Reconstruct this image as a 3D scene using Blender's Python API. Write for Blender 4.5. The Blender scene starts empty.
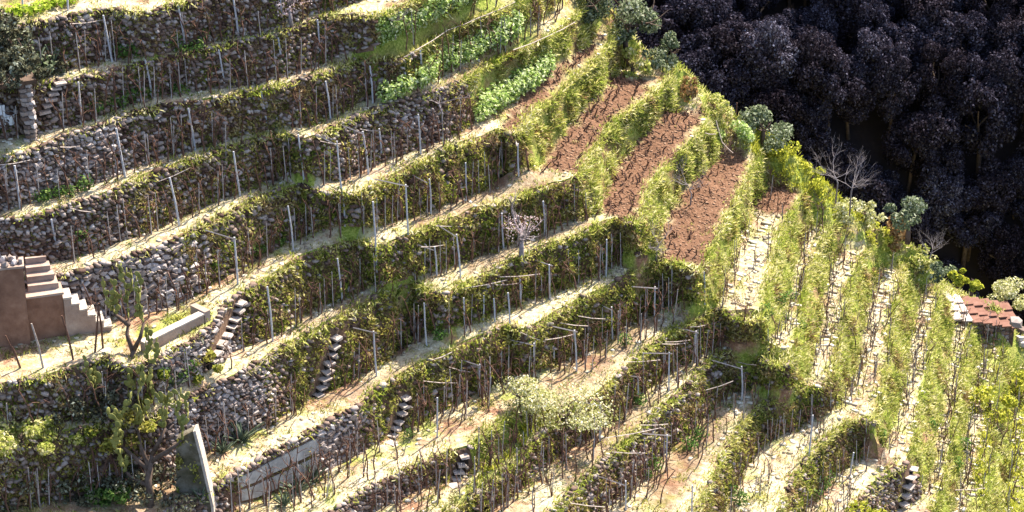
import bpy, bmesh, math, random
import numpy as np
from mathutils import Vector, Matrix, noise
from mathutils.bvhtree import BVHTree
from mathutils.geometry import delaunay_2d_cdt

S = bpy.context.scene
COL = S.collection
rnd = random.Random(7)
nrs = np.random.RandomState(11)

# ------------------------------------------------------------------ camera
W, HH = 1024, 512
DEP = math.radians(28.0)
DIST = 118.0
HFOV = math.radians(22.6)
FP = (W / 2) / math.tan(HFOV / 2)
CAM = Vector((0, -DIST * math.cos(DEP), DIST * math.sin(DEP)))
CF = Vector((0, math.cos(DEP), -math.sin(DEP)))
CU = Vector((0, math.sin(DEP), math.cos(DEP)))
CR = Vector((1, 0, 0))
cam_d = bpy.data.cameras.new("camera")
cam_d.sensor_width = 36.0
cam_d.angle = HFOV
cam_d.clip_start = 1.0
cam_d.clip_end = 5000.0
cam = bpy.data.objects.new("camera", cam_d)
cam.location = CAM
cam.rotation_euler = (math.pi / 2 - DEP, 0, 0)
COL.objects.link(cam)
S.camera = cam

# ------------------------------------------------------------------ light
SUN_AZ = math.radians(37.0)      # clockwise from +Y (away from the camera), so high on the right behind
SUN_EL = math.radians(48.0)
world = bpy.data.worlds.new("World")
S.world = world
world.use_nodes = True
wn = world.node_tree
wn.nodes.clear()
wo = wn.nodes.new("ShaderNodeOutputWorld")
wb = wn.nodes.new("ShaderNodeBackground")
ws = wn.nodes.new("ShaderNodeTexSky")
ws.sky_type = 'NISHITA'
ws.sun_disc = False
ws.sun_elevation = SUN_EL
ws.sun_rotation = SUN_AZ
ws.dust_density = 2.0
wb.inputs[1].default_value = 0.125
wn.links.new(ws.outputs[0], wb.inputs[0])
wn.links.new(wb.outputs[0], wo.inputs[0])
sun_d = bpy.data.lights.new("sun", 'SUN')
sun_d.energy = 5.0
sun_d.angle = math.radians(0.5)
sun_d.color = (1.0, 0.91, 0.77)
sun = bpy.data.objects.new("sun", sun_d)
sdir = Vector((math.sin(SUN_AZ) * math.cos(SUN_EL), math.cos(SUN_AZ) * math.cos(SUN_EL), math.sin(SUN_EL)))
sun.rotation_euler = sdir.to_track_quat('Z', 'Y').to_euler()
sun.location = (60, 60, 120)
COL.objects.link(sun)
S.view_settings.view_transform = 'Standard'
S.view_settings.look = 'None'
S.view_settings.gamma = 1.0
S.view_settings.use_curve_mapping = False
S.view_settings.exposure = 1.8
S.cycles.max_bounces = 5
S.cycles.diffuse_bounces = 3
S.cycles.transparent_max_bounces = 4

# ------------------------------------------------------------------ helpers
def ray(px, py):
    return CF * FP + CR * (px - W / 2) + CU * (HH / 2 - py)

def onz(px, py, z):
    d = ray(px, py)
    return CAM + d * ((z - CAM.z) / d.z)

def proj(p):
    v = Vector(p) - CAM
    k = v.dot(CF)
    return (W / 2 + FP * v.dot(CR) / k, HH / 2 - FP * v.dot(CU) / k, k)

def proj_np(P):
    v = P - np.array(CAM)
    k = v @ np.array(CF)
    return W / 2 + FP * (v @ np.array(CR)) / k, HH / 2 - FP * (v @ np.array(CU)) / k

def in_poly(x, y, poly):
    inside = np.zeros(x.shape, bool)
    n = len(poly)
    for i in range(n):
        x0, y0 = poly[i]
        x1, y1 = poly[(i + 1) % n]
        if y0 == y1:
            continue
        c = ((y0 > y) != (y1 > y)) & (x < (x1 - x0) * (y - y0) / (y1 - y0) + x0)
        inside ^= c
    return inside

def tag(o, label=None, cat=None, group=None, kind=None):
    if label: o['label'] = label
    if cat: o['category'] = cat
    if group: o['group'] = group
    if kind: o['kind'] = kind
    return o

def obj(name, mesh, parent=None, loc=None, rot=None, scale=None):
    o = bpy.data.objects.new(name, mesh)
    COL.objects.link(o)
    if parent is not None: o.parent = parent
    if loc is not None: o.location = loc
    if rot is not None: o.rotation_euler = rot
    if scale is not None: o.scale = scale if hasattr(scale, '__len__') else (scale,) * 3
    return o

def empty(name, loc, rotz=0.0, scale=1.0):
    return obj(name, None, None, loc, (0, 0, rotz), scale)

def mesh_np(name, verts, faces, mat=None, smooth=False):
    """faces: (n,k) int array (k = 3 or 4)"""
    verts = np.asarray(verts, np.float32)
    faces = np.asarray(faces, np.int32)
    me = bpy.data.meshes.new(name)
    n, k = faces.shape
    me.vertices.add(len(verts))
    me.vertices.foreach_set("co", verts.ravel())
    me.loops.add(n * k)
    me.loops.foreach_set("vertex_index", faces.ravel())
    me.polygons.add(n)
    me.polygons.foreach_set("loop_start", np.arange(0, n * k, k, dtype=np.int32))
    me.polygons.foreach_set("loop_total", np.full(n, k, np.int32))
    if smooth:
        me.polygons.foreach_set("use_smooth", np.ones(n, bool))
    me.update(calc_edges=True)
    if mat: me.materials.append(mat)
    return me

class MB:
    """collects shapes into one mesh"""
    def __init__(self):
        self.v, self.f = [], []
    def add(self, verts, faces):
        b = len(self.v)
        self.v.extend([tuple(p) for p in verts])
        self.f.extend([tuple(i + b for i in f) for f in faces])
    def box(self, c, s, rz=0.0, jit=0.0, M=None):
        vs = []
        for x in (-.5, .5):
            for y in (-.5, .5):
                for z in (-.5, .5):
                    p = Vector((x * s[0] + rnd.uniform(-jit, jit), y * s[1] + rnd.uniform(-jit, jit), z * s[2] + rnd.uniform(-jit, jit)))
                    if M is not None: p = M @ p
                    elif rz: p = Matrix.Rotation(rz, 3, 'Z') @ p
                    vs.append(p + Vector(c))
        self.add(vs, [(0, 1, 3, 2), (4, 6, 7, 5), (0, 4, 5, 1), (2, 3, 7, 6), (0, 2, 6, 4), (1, 5, 7, 3)])
    def tube(self, pts, rad, n=5, cap=True):
        pts = [Vector(p) for p in pts]
        vs, fs = [], []
        for i, p in enumerate(pts):
            t = (pts[min(i + 1, len(pts) - 1)] - pts[max(i - 1, 0)]).normalized()
            a = t.orthogonal().normalized() if abs(t.z) > .95 else t.cross(Vector((0, 0, 1))).normalized()
            b = t.cross(a)
            r = rad[i] if hasattr(rad, '__len__') else rad
            for k in range(n):
                an = 2 * math.pi * k / n
                vs.append(p + a * (math.cos(an) * r) + b * (math.sin(an) * r))
        for i in range(len(pts) - 1):
            for k in range(n):
                fs.append((i * n + k, i * n + (k + 1) % n, (i + 1) * n + (k + 1) % n, (i + 1) * n + k))
        if cap:
            fs.append(tuple(range(n))[::-1])
            fs.append(tuple(range((len(pts) - 1) * n, len(pts) * n)))
        self.add(vs, fs)
    def mesh(self, name, mat=None, smooth=False):
        me = bpy.data.meshes.new(name)
        me.from_pydata(self.v, [], self.f)
        if smooth:
            me.polygons.foreach_set("use_smooth", [True] * len(me.polygons))
        if mat: me.materials.append(mat)
        me.update()
        return me

def smooth_noise(p, s):
    return noise.noise(Vector(p) * s)

ORD = ['first', 'second', 'third', 'fourth', 'fifth', 'sixth', 'seventh', 'eighth', 'ninth', 'tenth', 'eleventh', 'twelfth']
def ordw(i):
    if i < 12: return ORD[i]
    n = i + 1
    suf = 'th' if 10 <= n % 100 <= 20 else {1: 'st', 2: 'nd', 3: 'rd'}.get(n % 10, 'th')
    return "%d%s" % (n, suf)

# ------------------------------------------------------------------ materials
def new_mat(name):
    m = bpy.data.materials.new(name)
    m.use_nodes = True
    nt = m.node_tree
    nt.nodes.clear()
    out = nt.nodes.new("ShaderNodeOutputMaterial")
    return m, nt, out

def node(nt, typ, **kw):
    n = nt.nodes.new(typ)
    for k, v in kw.items():
        if k.startswith('i_'):
            key = k[2:]
            n.inputs[int(key) if key.isdigit() else key].default_value = v
        else:
            setattr(n, k, v)
    return n

def ramp(nt, fac, stops):
    r = nt.nodes.new("ShaderNodeValToRGB")
    el = r.color_ramp.elements
    while len(el) < len(stops): el.new(0.5)
    for e, (p, c) in zip(el, stops):
        e.position = p
        e.color = (*c, 1)
    nt.links.new(fac, r.inputs[0])
    return r.outputs[0]

def mix(nt, fac, a, b, mode='MIX'):
    n = nt.nodes.new("ShaderNodeMix")
    n.data_type = 'RGBA'
    n.blend_type = mode
    for sock, v in ((n.inputs[0], fac), (n.inputs[6], a), (n.inputs[7], b)):
        if hasattr(v, 'default_value') or hasattr(v, 'is_linked'): nt.links.new(v, sock)
        elif isinstance(v, (int, float)): sock.default_value = v
        else: sock.default_value = (*v, 1)
    return n.outputs[2]

def tex_noise(nt, scale, detail=4.0, rough=0.6, coord='Object'):
    tc = nt.nodes.new("ShaderNodeTexCoord") if coord == 'Object' else nt.nodes.new("ShaderNodeNewGeometry")
    n = nt.nodes.new("ShaderNodeTexNoise")
    n.inputs['Scale'].default_value = scale
    n.inputs['Detail'].default_value = detail
    n.inputs['Roughness'].default_value = rough
    nt.links.new(tc.outputs['Object' if coord == 'Object' else 'Position'], n.inputs['Vector'])
    return n.outputs['Fac']

def leaf_mat(name, stops, big=None, trans=0.35, bigscale=0.5):
    """thin leaf: diffuse + translucent; colour differs leaf by leaf"""
    m, nt, out = new_mat(name)
    g = node(nt, "ShaderNodeNewGeometry")
    c = ramp(nt, g.outputs['Random Per Island'], stops)
    if big:
        nz = tex_noise(nt, bigscale, 3.0, 0.6, 'Position')
        f = ramp(nt, nz, [(0.42, (0, 0, 0)), (0.62, (1, 1, 1))])
        c2 = ramp(nt, g.outputs['Random Per Island'], big)
        c = mix(nt, f, c, c2)
    d = node(nt, "ShaderNodeBsdfDiffuse")
    t = node(nt, "ShaderNodeBsdfTranslucent")
    nt.links.new(c, d.inputs[0])
    nt.links.new(c, t.inputs[0])
    ms = node(nt, "ShaderNodeMixShader", i_0=trans)
    nt.links.new(d.outputs[0], ms.inputs[1])
    nt.links.new(t.outputs[0], ms.inputs[2])
    nt.links.new(ms.outputs[0], out.inputs[0])
    return m

def solid_mat(name, stops, scale=6.0, rough=0.9, island=0.0, bump=0.0, bscale=None):
    m, nt, out = new_mat(name)
    nz = tex_noise(nt, scale, 5.0, 0.65, 'Position')
    fac = nz
    if island:
        g = node(nt, "ShaderNodeNewGeometry")
        mm = node(nt, "ShaderNodeMix", i_0=island)
        nt.links.new(nz, mm.inputs[2])
        nt.links.new(g.outputs['Random Per Island'], mm.inputs[3])
        fac = mm.outputs[0]
    c = ramp(nt, fac, stops)
    b = node(nt, "ShaderNodeBsdfPrincipled")
    b.inputs['Roughness'].default_value = rough
    b.inputs['Specular IOR Level'].default_value = 0.2
    nt.links.new(c, b.inputs['Base Color'])
    if bump:
        bn = tex_noise(nt, bscale or scale * 3, 4.0, 0.6, 'Position')
        bp = node(nt, "ShaderNodeBump", i_Strength=bump, i_Distance=0.06)
        nt.links.new(bn, bp.inputs['Height'])
        nt.links.new(bp.outputs[0], b.inputs['Normal'])
    nt.links.new(b.outputs[0], out.inputs[0])
    return m

M = {}
M['stone'] = solid_mat('stone', [(0.2, (.055, .030, .022)), (0.42, (.15, .10, .078)), (0.66, (.23, .18, .155)), (0.86, (.34, .29, .265)), (0.97, (.58, .53, .49))], 3.0, 0.85, 0.75, 0.4, 18)
M['wall_core'] = solid_mat('wall_core', [(0.3, (.05, .028, .018)), (0.55, (.14, .085, .055)), (0.75, (.24, .17, .115))], 5.0, 0.95, 0, 0.6)
M['bank_earth'] = solid_mat('bank_earth', [(0.3, (.14, .11, .03)), (0.55, (.26, .24, .07)), (0.75, (.40, .36, .16))], 4.0, 0.95, 0, 0.6)
M['concrete'] = solid_mat('concrete', [(0.3, (.24, .225, .21)), (0.6, (.38, .36, .33)), (0.8, (.48, .46, .42))], 3.0, 0.85, 0, 0.3)
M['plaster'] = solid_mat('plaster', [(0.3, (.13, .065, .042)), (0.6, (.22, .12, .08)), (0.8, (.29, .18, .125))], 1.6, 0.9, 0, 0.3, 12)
M['plaster_lit'] = solid_mat('plaster_lit', [(0.3, (.22, .15, .12)), (0.6, (.32, .24, .195)), (0.8, (.40, .32, .27))], 1.6, 0.9, 0, 0.3, 12)  # paler copy of plaster, sunlit tone put into the colour
M['concrete_pale'] = solid_mat('concrete_pale', [(0.3, (.30, .25, .21)), (0.6, (.42, .36, .31)), (0.8, (.50, .45, .39))], 4.0, 0.9, 0, 0.4, 14)
M['pale_stone'] = solid_mat('pale_stone', [(0.2, (.20, .16, .11)), (0.5, (.36, .31, .23)), (0.8, (.54, .49, .39))], 3.0, 0.9, 0.7)
M['clod'] = solid_mat('clod', [(0.2, (.06, .03, .018)), (0.5, (.135, .073, .044)), (0.85, (.25, .155, .10))], 4.0, 0.95, 0.6)
M['stake'] = solid_mat('stake', [(0.3, (.20, .17, .16)), (0.7, (.40, .37, .36))], 5.0, 0.85)
M['dark_masonry'] = solid_mat('dark_masonry', [(0.3, (.04, .025, .018)), (0.6, (.10, .065, .05)), (0.8, (.17, .12, .095))], 4.0, 0.95, 0, 0.5)
M['moss'] = solid_mat('moss', [(0.32, (.035, .035, .014)), (0.48, (.09, .075, .05)), (0.7, (.20, .18, .145))], 1.4, 0.95, 0, 0.4, 10)
M['stepstone'] = solid_mat('stepstone', [(0.3, (.24, .19, .16)), (0.6, (.38, .32, .28)), (0.8, (.48, .42, .37))], 6.0, 0.9, 0, 0.4, 14)
M['post'] = solid_mat('post', [(0.3, (.30, .30, .32)), (0.6, (.42, .42, .45)), (0.8, (.52, .52, .55))], 8.0, 0.8)
M['pole'] = solid_mat('pole', [(0.3, (.22, .17, .14)), (0.7, (.42, .36, .33))], 5.0, 0.8)
M['vine'] = solid_mat('vine', [(0.3, (.06, .028, .02)), (0.7, (.15, .08, .055))], 5.0, 0.9)
M['bare_grey'] = solid_mat('bare_grey', [(0.3, (.13, .105, .105)), (0.7, (.28, .245, .25))], 5.0, 0.85)
M['bark'] = solid_mat('bark', [(0.3, (.045, .03, .022)), (0.7, (.13, .09, .07))], 6.0, 0.95)
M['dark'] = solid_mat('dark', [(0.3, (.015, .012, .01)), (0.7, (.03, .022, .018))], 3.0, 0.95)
M['roof'] = solid_mat('roof', [(0.25, (.07, .030, .022)), (0.5, (.14, .065, .045)), (0.8, (.22, .125, .095))], 3.0, 0.9, 0.5)
M['roof_pale'] = solid_mat('roof_pale', [(0.3, (.30, .24, .205)), (0.7, (.46, .39, .34))], 3.0, 0.9, 0.5)
M['white'] = solid_mat('white', [(0.3, (.74, .75, .78)), (0.7, (.84, .85, .87))], 3.0, 0.5)

M['tread_grass'] = leaf_mat('tread_grass', [(0.0, (.30, .27, .09)), (0.35, (.42, .36, .17)), (0.7, (.24, .28, .05)), (1.0, (.55, .48, .28))],
                            [(0.0, (.06, .11, .02)), (0.4, (.14, .20, .03)), (0.75, (.22, .27, .05)), (1.0, (.36, .36, .10))], 0.35, 0.35)
M['crest_grass'] = leaf_mat('crest_grass', [(0.0, (.20, .24, .04)), (0.35, (.40, .40, .08)), (0.65, (.58, .52, .22)), (1.0, (.74, .68, .46))],
                            [(0.0, (.12, .17, .025)), (0.5, (.30, .36, .05)), (1.0, (.52, .50, .14))], 0.4, 0.6)
M['ivy'] = leaf_mat('ivy', [(0.0, (.05, .08, .015)), (0.3, (.13, .18, .025)), (0.6, (.28, .32, .05)), (0.85, (.46, .44, .10)), (1.0, (.60, .52, .24))],
                    [(0.0, (.08, .055, .02)), (0.4, (.26, .23, .05)), (0.8, (.46, .41, .10)), (1.0, (.62, .56, .26))], 0.58, 0.45)
M['dry_grass'] = leaf_mat('dry_grass', [(0.0, (.09, .05, .025)), (0.4, (.22, .14, .06)), (0.7, (.36, .25, .11)), (1.0, (.50, .40, .24))],
                    [(0.0, (.04, .07, .015)), (0.5, (.12, .14, .03)), (1.0, (.24, .23, .06))], 0.3, 0.5)
M['bank_grass'] = leaf_mat('bank_grass', [(0.0, (.16, .20, .04)), (0.35, (.36, .38, .08)), (0.7, (.54, .50, .20)), (1.0, (.70, .64, .42))],
                    [(0.0, (.11, .16, .03)), (0.5, (.30, .35, .06)), (1.0, (.52, .48, .18))], 0.45, 0.5)
M['yellow_grass'] = leaf_mat('yellow_grass', [(0.0, (.10, .13, .02)), (0.35, (.26, .28, .03)), (0.7, (.45, .45, .05)), (1.0, (.62, .58, .12))], None, 0.4)
M['bean'] = leaf_mat('bean', [(0.0, (.13, .22, .045)), (0.4, (.34, .45, .12)), (0.75, (.55, .62, .30)), (1.0, (.72, .75, .52))], None, 0.5)
M['lettuce'] = leaf_mat('lettuce', [(0.0, (.16, .26, .02)), (0.5, (.32, .42, .04)), (1.0, (.5, .55, .1))], None, 0.4)
M['shrub'] = leaf_mat('shrub', [(0.0, (.03, .07, .015)), (0.5, (.08, .15, .03)), (1.0, (.2, .26, .08))], None, 0.3)
M['olive'] = leaf_mat('olive', [(0.0, (.045, .06, .03)), (0.5, (.12, .15, .075)), (0.85, (.26, .29, .19)), (1.0, (.42, .44, .34))], None, 0.3)
M['pale_leaf'] = leaf_mat('pale_leaf', [(0.0, (.14, .16, .05)), (0.35, (.36, .36, .12)), (0.7, (.58, .55, .30)), (1.0, (.78, .74, .58))], None, 0.35)
M['pink'] = leaf_mat('pink', [(0.0, (.34, .23, .23)), (0.5, (.54, .41, .41)), (1.0, (.70, .60, .60))], None, 0.35)
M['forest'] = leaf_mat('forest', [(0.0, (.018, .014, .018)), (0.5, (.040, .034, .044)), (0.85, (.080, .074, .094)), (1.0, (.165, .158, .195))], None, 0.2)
M['cactus'] = solid_mat('cactus', [(0.25, (.045, .05, .014)), (0.5, (.11, .115, .028)), (0.75, (.24, .23, .065))], 2.5, 0.75, 0.3)
M['agave'] = solid_mat('agave', [(0.3, (.05, .065, .04)), (0.7, (.13, .16, .10))], 4.0, 0.6, 0.5)
M['shade_leaf'] = leaf_mat('shade_leaf', [(0.0, (.03, .028, .018)), (0.5, (.07, .065, .04)), (0.85, (.15, .16, .10)), (1.0, (.30, .32, .26))], None, 0.25)  # dark leaves with shade put into their colour
M['rust'] = leaf_mat('rust', [(0.0, (.14, .07, .03)), (0.5, (.24, .14, .06)), (1.0, (.34, .25, .12))], None, 0.3)

def ground_mat():
    m, nt, out = new_mat('hillside_ground')
    a = node(nt, "ShaderNodeAttribute", attribute_name='soil')
    gA = node(nt, "ShaderNodeAttribute", attribute_name='green')
    n1 = tex_noise(nt, 0.55, 5, 0.6, 'Position')
    n2 = tex_noise(nt, 3.5, 6, 0.7, 'Position')
    n3 = tex_noise(nt, 9.0, 5, 0.7, 'Position')
    straw = ramp(nt, n2, [(0.3, (.14, .095, .05)), (0.44, (.30, .235, .13)), (0.58, (.47, .40, .26)), (0.75, (.64, .57, .42))])
    earth = ramp(nt, n2, [(0.3, (.12, .06, .035)), (0.5, (.25, .14, .085)), (0.7, (.42, .29, .19))])
    green = ramp(nt, n3, [(0.3, (.07, .11, .015)), (0.5, (.20, .24, .04)), (0.7, (.38, .38, .10))])
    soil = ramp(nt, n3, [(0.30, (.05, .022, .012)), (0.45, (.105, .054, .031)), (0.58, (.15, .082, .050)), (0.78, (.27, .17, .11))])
    f1 = ramp(nt, n1, [(0.46, (0, 0, 0)), (0.60, (1, 1, 1))])
    n4 = tex_noise(nt, 0.9, 5, 0.6, 'Position')
    f2 = ramp(nt, n4, [(0.52, (0, 0, 0)), (0.64, (.8, .8, .8))])
    c = mix(nt, f1, straw, earth)
    c = mix(nt, f2, c, green)
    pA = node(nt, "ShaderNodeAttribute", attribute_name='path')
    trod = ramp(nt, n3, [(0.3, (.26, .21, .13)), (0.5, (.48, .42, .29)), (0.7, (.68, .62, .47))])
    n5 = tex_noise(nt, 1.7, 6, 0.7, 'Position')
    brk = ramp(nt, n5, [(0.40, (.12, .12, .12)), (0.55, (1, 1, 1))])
    gg = node(nt, "ShaderNodeNewGeometry"); sx_ = node(nt, "ShaderNodeSeparateXYZ")
    nt.links.new(gg.outputs['True Normal'], sx_.inputs[0])
    flat = ramp(nt, sx_.outputs['Z'], [(0.62, (0, 0, 0)), (0.82, (1, 1, 1))])
    steepc = mix(nt, f1, green, earth)
    c = mix(nt, flat, steepc, c)
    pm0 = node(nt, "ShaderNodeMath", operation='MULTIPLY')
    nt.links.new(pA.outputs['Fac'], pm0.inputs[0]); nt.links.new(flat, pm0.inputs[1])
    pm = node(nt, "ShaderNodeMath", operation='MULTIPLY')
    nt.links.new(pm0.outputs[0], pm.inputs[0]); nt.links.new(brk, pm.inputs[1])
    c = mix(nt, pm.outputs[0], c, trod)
    c = mix(nt, gA.outputs['Fac'], c, green)
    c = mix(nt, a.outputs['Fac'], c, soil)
    b = node(nt, "ShaderNodeBsdfPrincipled")
    b.inputs['Roughness'].default_value = 0.95
    b.inputs['Specular IOR Level'].default_value = 0.1
    bp = node(nt, "ShaderNodeBump", i_Strength=0.7, i_Distance=0.12)
    nt.links.new(n3, bp.inputs['Height'])
    nt.links.new(bp.outputs[0], b.inputs['Normal'])
    nt.links.new(c, b.inputs['Base Color'])
    nt.links.new(b.outputs[0], out.inputs[0])
    return m
M['ground'] = ground_mat()
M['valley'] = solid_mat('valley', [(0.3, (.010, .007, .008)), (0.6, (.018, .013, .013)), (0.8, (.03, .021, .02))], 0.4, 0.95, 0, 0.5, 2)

# ------------------------------------------------------------------ terraces: crest and foot of every wall, level by level
# each entry: crest x,y  foot x,y  (photo measurements), with the height of the level in metres
LV = {}
LV['A'] = dict(z=15.6, H=2.1, pts=[(-60,34,-60,84),(-30,28,-30,78),(40,21,45,72),(72,14,78,68),(105,6,110,62),(122,7,125,59),(130,12,140,56),(150,10,160,52),(170,3,180,48),(190,-1,200,43),(230,-8,240,35),(270,-16,280,28),(305,-28,308,14),(340,-38,345,3),(380,-50,385,-10),(420,-70,425,-30)])
LV['B'] = dict(z=13.3, H=2.1, pts=[(-60,96,-60,146),(-30,90,-30,140),(30,84,30,135),(60,79,62,128),(90,75,92,118),(118,67,122,104),(160,57,165,94),(200,49,205,88),(229,42,234,86),(274,32,280,76),(302,21,306,68),(317,16,325,60),(348,13,352,49),(372,15,378,40),(395,8,400,32),(415,-2,420,22),(440,-12,445,8),(470,-28,475,-8),(500,-45,505,-25)])
LV['C'] = dict(z=10.9, H=2.3, pts=[(-60,184,-60,234),(-30,170,-30,222),(0,158,0,210),(20,152,22,204),(60,137,64,192),(100,122,104,180),(130,111,134,166),(165,103,170,153),(200,98,205,146),(258,90,262,128),(301,78,305,123),(325,72,330,115),(356,58,362,100),(385,57,392,90),(400,56,408,84),(416,50,425,78),(429,38,440,70),(459,24,468,52),(488,13,500,38),(515,1,525,24),(535,-12,545,14),(555,-28,562,0)])
LV['D'] = dict(z=8.3, H=2.5, pts=[(-60,235,-60,290),(-30,225,-30,280),(0,217,0,270),(15,218,18,268),(35,214,38,264),(60,206,64,259),(75,201,80,254),(95,195,100,247),(125,183,130,237),(150,172,156,226),(180,160,186,213),(200,156,206,203),(225,146,231,193),(250,137,256,184),(270,131,276,178),(290,134,296,172),(302,139,306,170),(318,134,322,176),(330,128,336,182),(356,113,362,172),(385,104,390,158),(406,97,412,150),(440,88,445,138),(460,79,466,124),(485,63,493,104),(510,52,518,86),(525,45,535,75),(550,35,558,60),(565,22,575,50),(576,10,590,40),(585,-5,602,20)])
LV['E'] = dict(z=5.5, H=2.8, pts=[(-60,310,-60,362),(-30,300,-30,352),(20,284,20,337),(50,276,50,330),(75,271,80,324),(100,262,106,315),(130,255,136,315),(165,243,170,306),(185,233,192,294),(205,222,212,282),(240,204,247,263),(270,191,277,248),(300,182,306,235),(315,190,318,232),(328,192,332,226),(345,192,350,223),(365,190,370,224),(385,178,390,222),(400,168,405,216),(425,157,430,210),(450,145,455,203),(470,139,476,192),(500,128,506,175),(515,134,520,166),(522,122,541,166),(535,107,552,148),(555,93,568,125),(580,70,592,98),(598,54,606,84),(606,44,613,72),(612,30,622,60)])
LV['F'] = dict(z=2.6, H=2.7, pts=[(-60,396,-60,436),(-30,388,-30,430),(40,376,42,426),(75,364,78,420),(105,356,110,412),(130,366,135,404),(160,356,164,392),(195,336,200,371),(212,322,214,364),(222,305,226,355),(240,290,245,345),(270,275,276,335),(300,253,306,320),(330,245,336,307),(350,238,356,292),(365,240,370,285),(378,245,382,282),(400,237,405,275),(425,226,430,271),(450,218,455,262),(475,207,480,252),(500,202,505,244),(525,190,530,236),(550,183,555,226),(575,177,580,216),(582,170,598,215),(587,155,603,200),(600,135,612,175),(615,118,630,150),(635,104,648,130),(652,94,663,114),(664,86,672,102),(672,78,680,94)])
LV['G'] = dict(z=0.0, H=2.5, pts=[(-60,474,-60,530),(-30,462,-30,520),(0,450,0,510),(30,441,32,503),(60,431,62,498),(100,421,104,492),(150,414,155,482),(175,402,190,462),(200,390,206,448),(230,376,236,436),(260,360,266,427),(275,347,284,412),(300,335,312,396),(330,320,338,386),(365,300,372,372),(395,283,400,358),(412,276,420,345),(430,288,436,334),(445,293,450,326),(465,281,470,322),(490,270,495,311),(510,260,515,304),(525,252,532,297),(545,243,552,290),(565,238,570,283),(585,230,590,275),(605,220,610,266),(620,217,628,258),(634,224,640,252),(638,212,660,245),(645,190,668,212),(660,170,684,192),(680,150,704,165),(700,130,718,150),(708,118,728,142)])
LV['H'] = dict(z=-2.6, H=2.4, pts=[(-60,580,-60,640),(60,556,60,610),(150,520,150,570),(200,492,204,535),(225,477,232,505),(250,463,258,498),(280,447,290,485),(315,427,325,470),(355,406,365,446),(385,381,395,435),(420,362,428,418),(450,347,458,402),(485,333,490,388),(508,322,512,378),(520,330,525,373),(540,320,545,366),(560,308,566,358),(585,295,592,345),(605,285,611,332),(625,272,632,320),(642,260,650,312),(660,258,666,306),(680,263,684,302),(692,270,696,300),(703,262,718,298),(712,240,732,262),(725,215,742,236),(736,195,748,216),(745,180,755,200),(752,165,762,185),(758,150,770,172)])
LV['Q'] = dict(z=-5.15, H=1.8, pts=[(260,552,266,590),(300,530,306,570),(350,497,356,540),(380,481,387,525),(424,460,430,505),(450,449,455,487),(467,446,474,472),(490,428,500,452),(515,408,522,430),(535,397,543,410)])
LV['I'] = dict(z=-5.2, H=2.4, pts=[(360,590,370,640,-7.4),(420,535,430,590,-7.2),(440,520,455,570,-7.1),(480,487,500,530,-6.8),(510,462,530,500,-6.4),(540,430,552,474,-5.7),(565,412,575,452,-5.4),(590,395,600,430,-5.25),(605,385,615,415),(625,366,636,395),(650,346,660,376),(670,330,678,365),(695,318,700,354),(712,307,718,344),(722,306,730,338),(735,317,742,337),(756,322,766,334),(765,298,784,312),(770,265,790,280),(780,232,800,248),(793,207,812,224),(803,193,822,210)])
LV['J'] = dict(z=-7.8, H=2.2, pts=[(480,590,490,640,-9.2),(540,525,550,570,-9.0),(560,500,575,540,-8.7),(580,477,598,515,-8.3),(600,462,618,500,-8.0),(620,442,640,488),(650,412,668,450),(670,398,690,430),(690,378,705,412),(705,359,720,402),(722,348,738,394),(742,346,752,390),(757,352,766,386),(766,362,774,384),(785,366,796,380),(795,345,812,355),(797,310,818,320),(802,280,824,290),(812,255,834,262),(822,236,844,244),(835,222,855,232)])
LV['K'] = dict(z=-10.0, H=2.1, pts=[(640,590,655,640),(680,535,690,570),(700,500,715,535),(715,465,735,500),(735,430,752,475),(755,405,775,445),(780,393,795,430),(805,385,815,416),(818,388,826,408),(832,370,848,385),(836,340,858,352),(842,305,864,315),(850,280,873,288),(860,258,882,266),(870,240,892,250)])
LV['L'] = dict(z=-12.2, H=2.1, pts=[(710,600,730,650),(755,540,775,575),(775,512,798,545),(790,480,815,515),(805,455,830,488),(825,435,848,468),(845,421,862,452),(862,417,874,442),(873,422,884,438),(878,395,898,410),(884,360,906,370),(888,325,911,335),(894,295,918,302),(902,262,926,272)])
LV['M'] = dict(z=-14.3, H=2.0, pts=[(790,590,810,630),(820,540,840,570),(850,508,872,540),(870,485,893,520),(888,470,908,505),(905,464,920,495),(910,450,930,470),(916,410,938,420),(924,370,946,378),(930,325,954,333),(938,285,960,292)])
LV['N'] = dict(z=-16.3, H=1.9, pts=[(870,610,890,640),(900,560,920,590),(930,520,950,545),(945,470,968,485),(950,430,973,440),(957,385,980,392),(965,345,988,350),(970,315,995,322)])
LV['O'] = dict(z=-18.2, H=1.8, pts=[(930,620,950,650),(960,570,980,600),(980,520,1000,535),(988,470,1010,480),(992,420,1015,430),(996,380,1020,385),(1002,345,1026,350)])
LV['P'] = dict(z=-20.0, H=1.8, pts=[(990,630,1010,660),(1010,560,1030,590),(1028,500,1050,510),(1034,440,1056,450),(1040,400,1062,405),(1046,365,1068,370)])
# where the stone wall ends and the grassy earth bank begins (crest x), and the vegetation on the wall
BANK_X = dict(A=999, B=376, C=420, D=465, E=518, F=578, G=636, H=696, Q=470, I=758, J=788, K=826, L=874, M=908, N=900, O=940, P=980)

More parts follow.
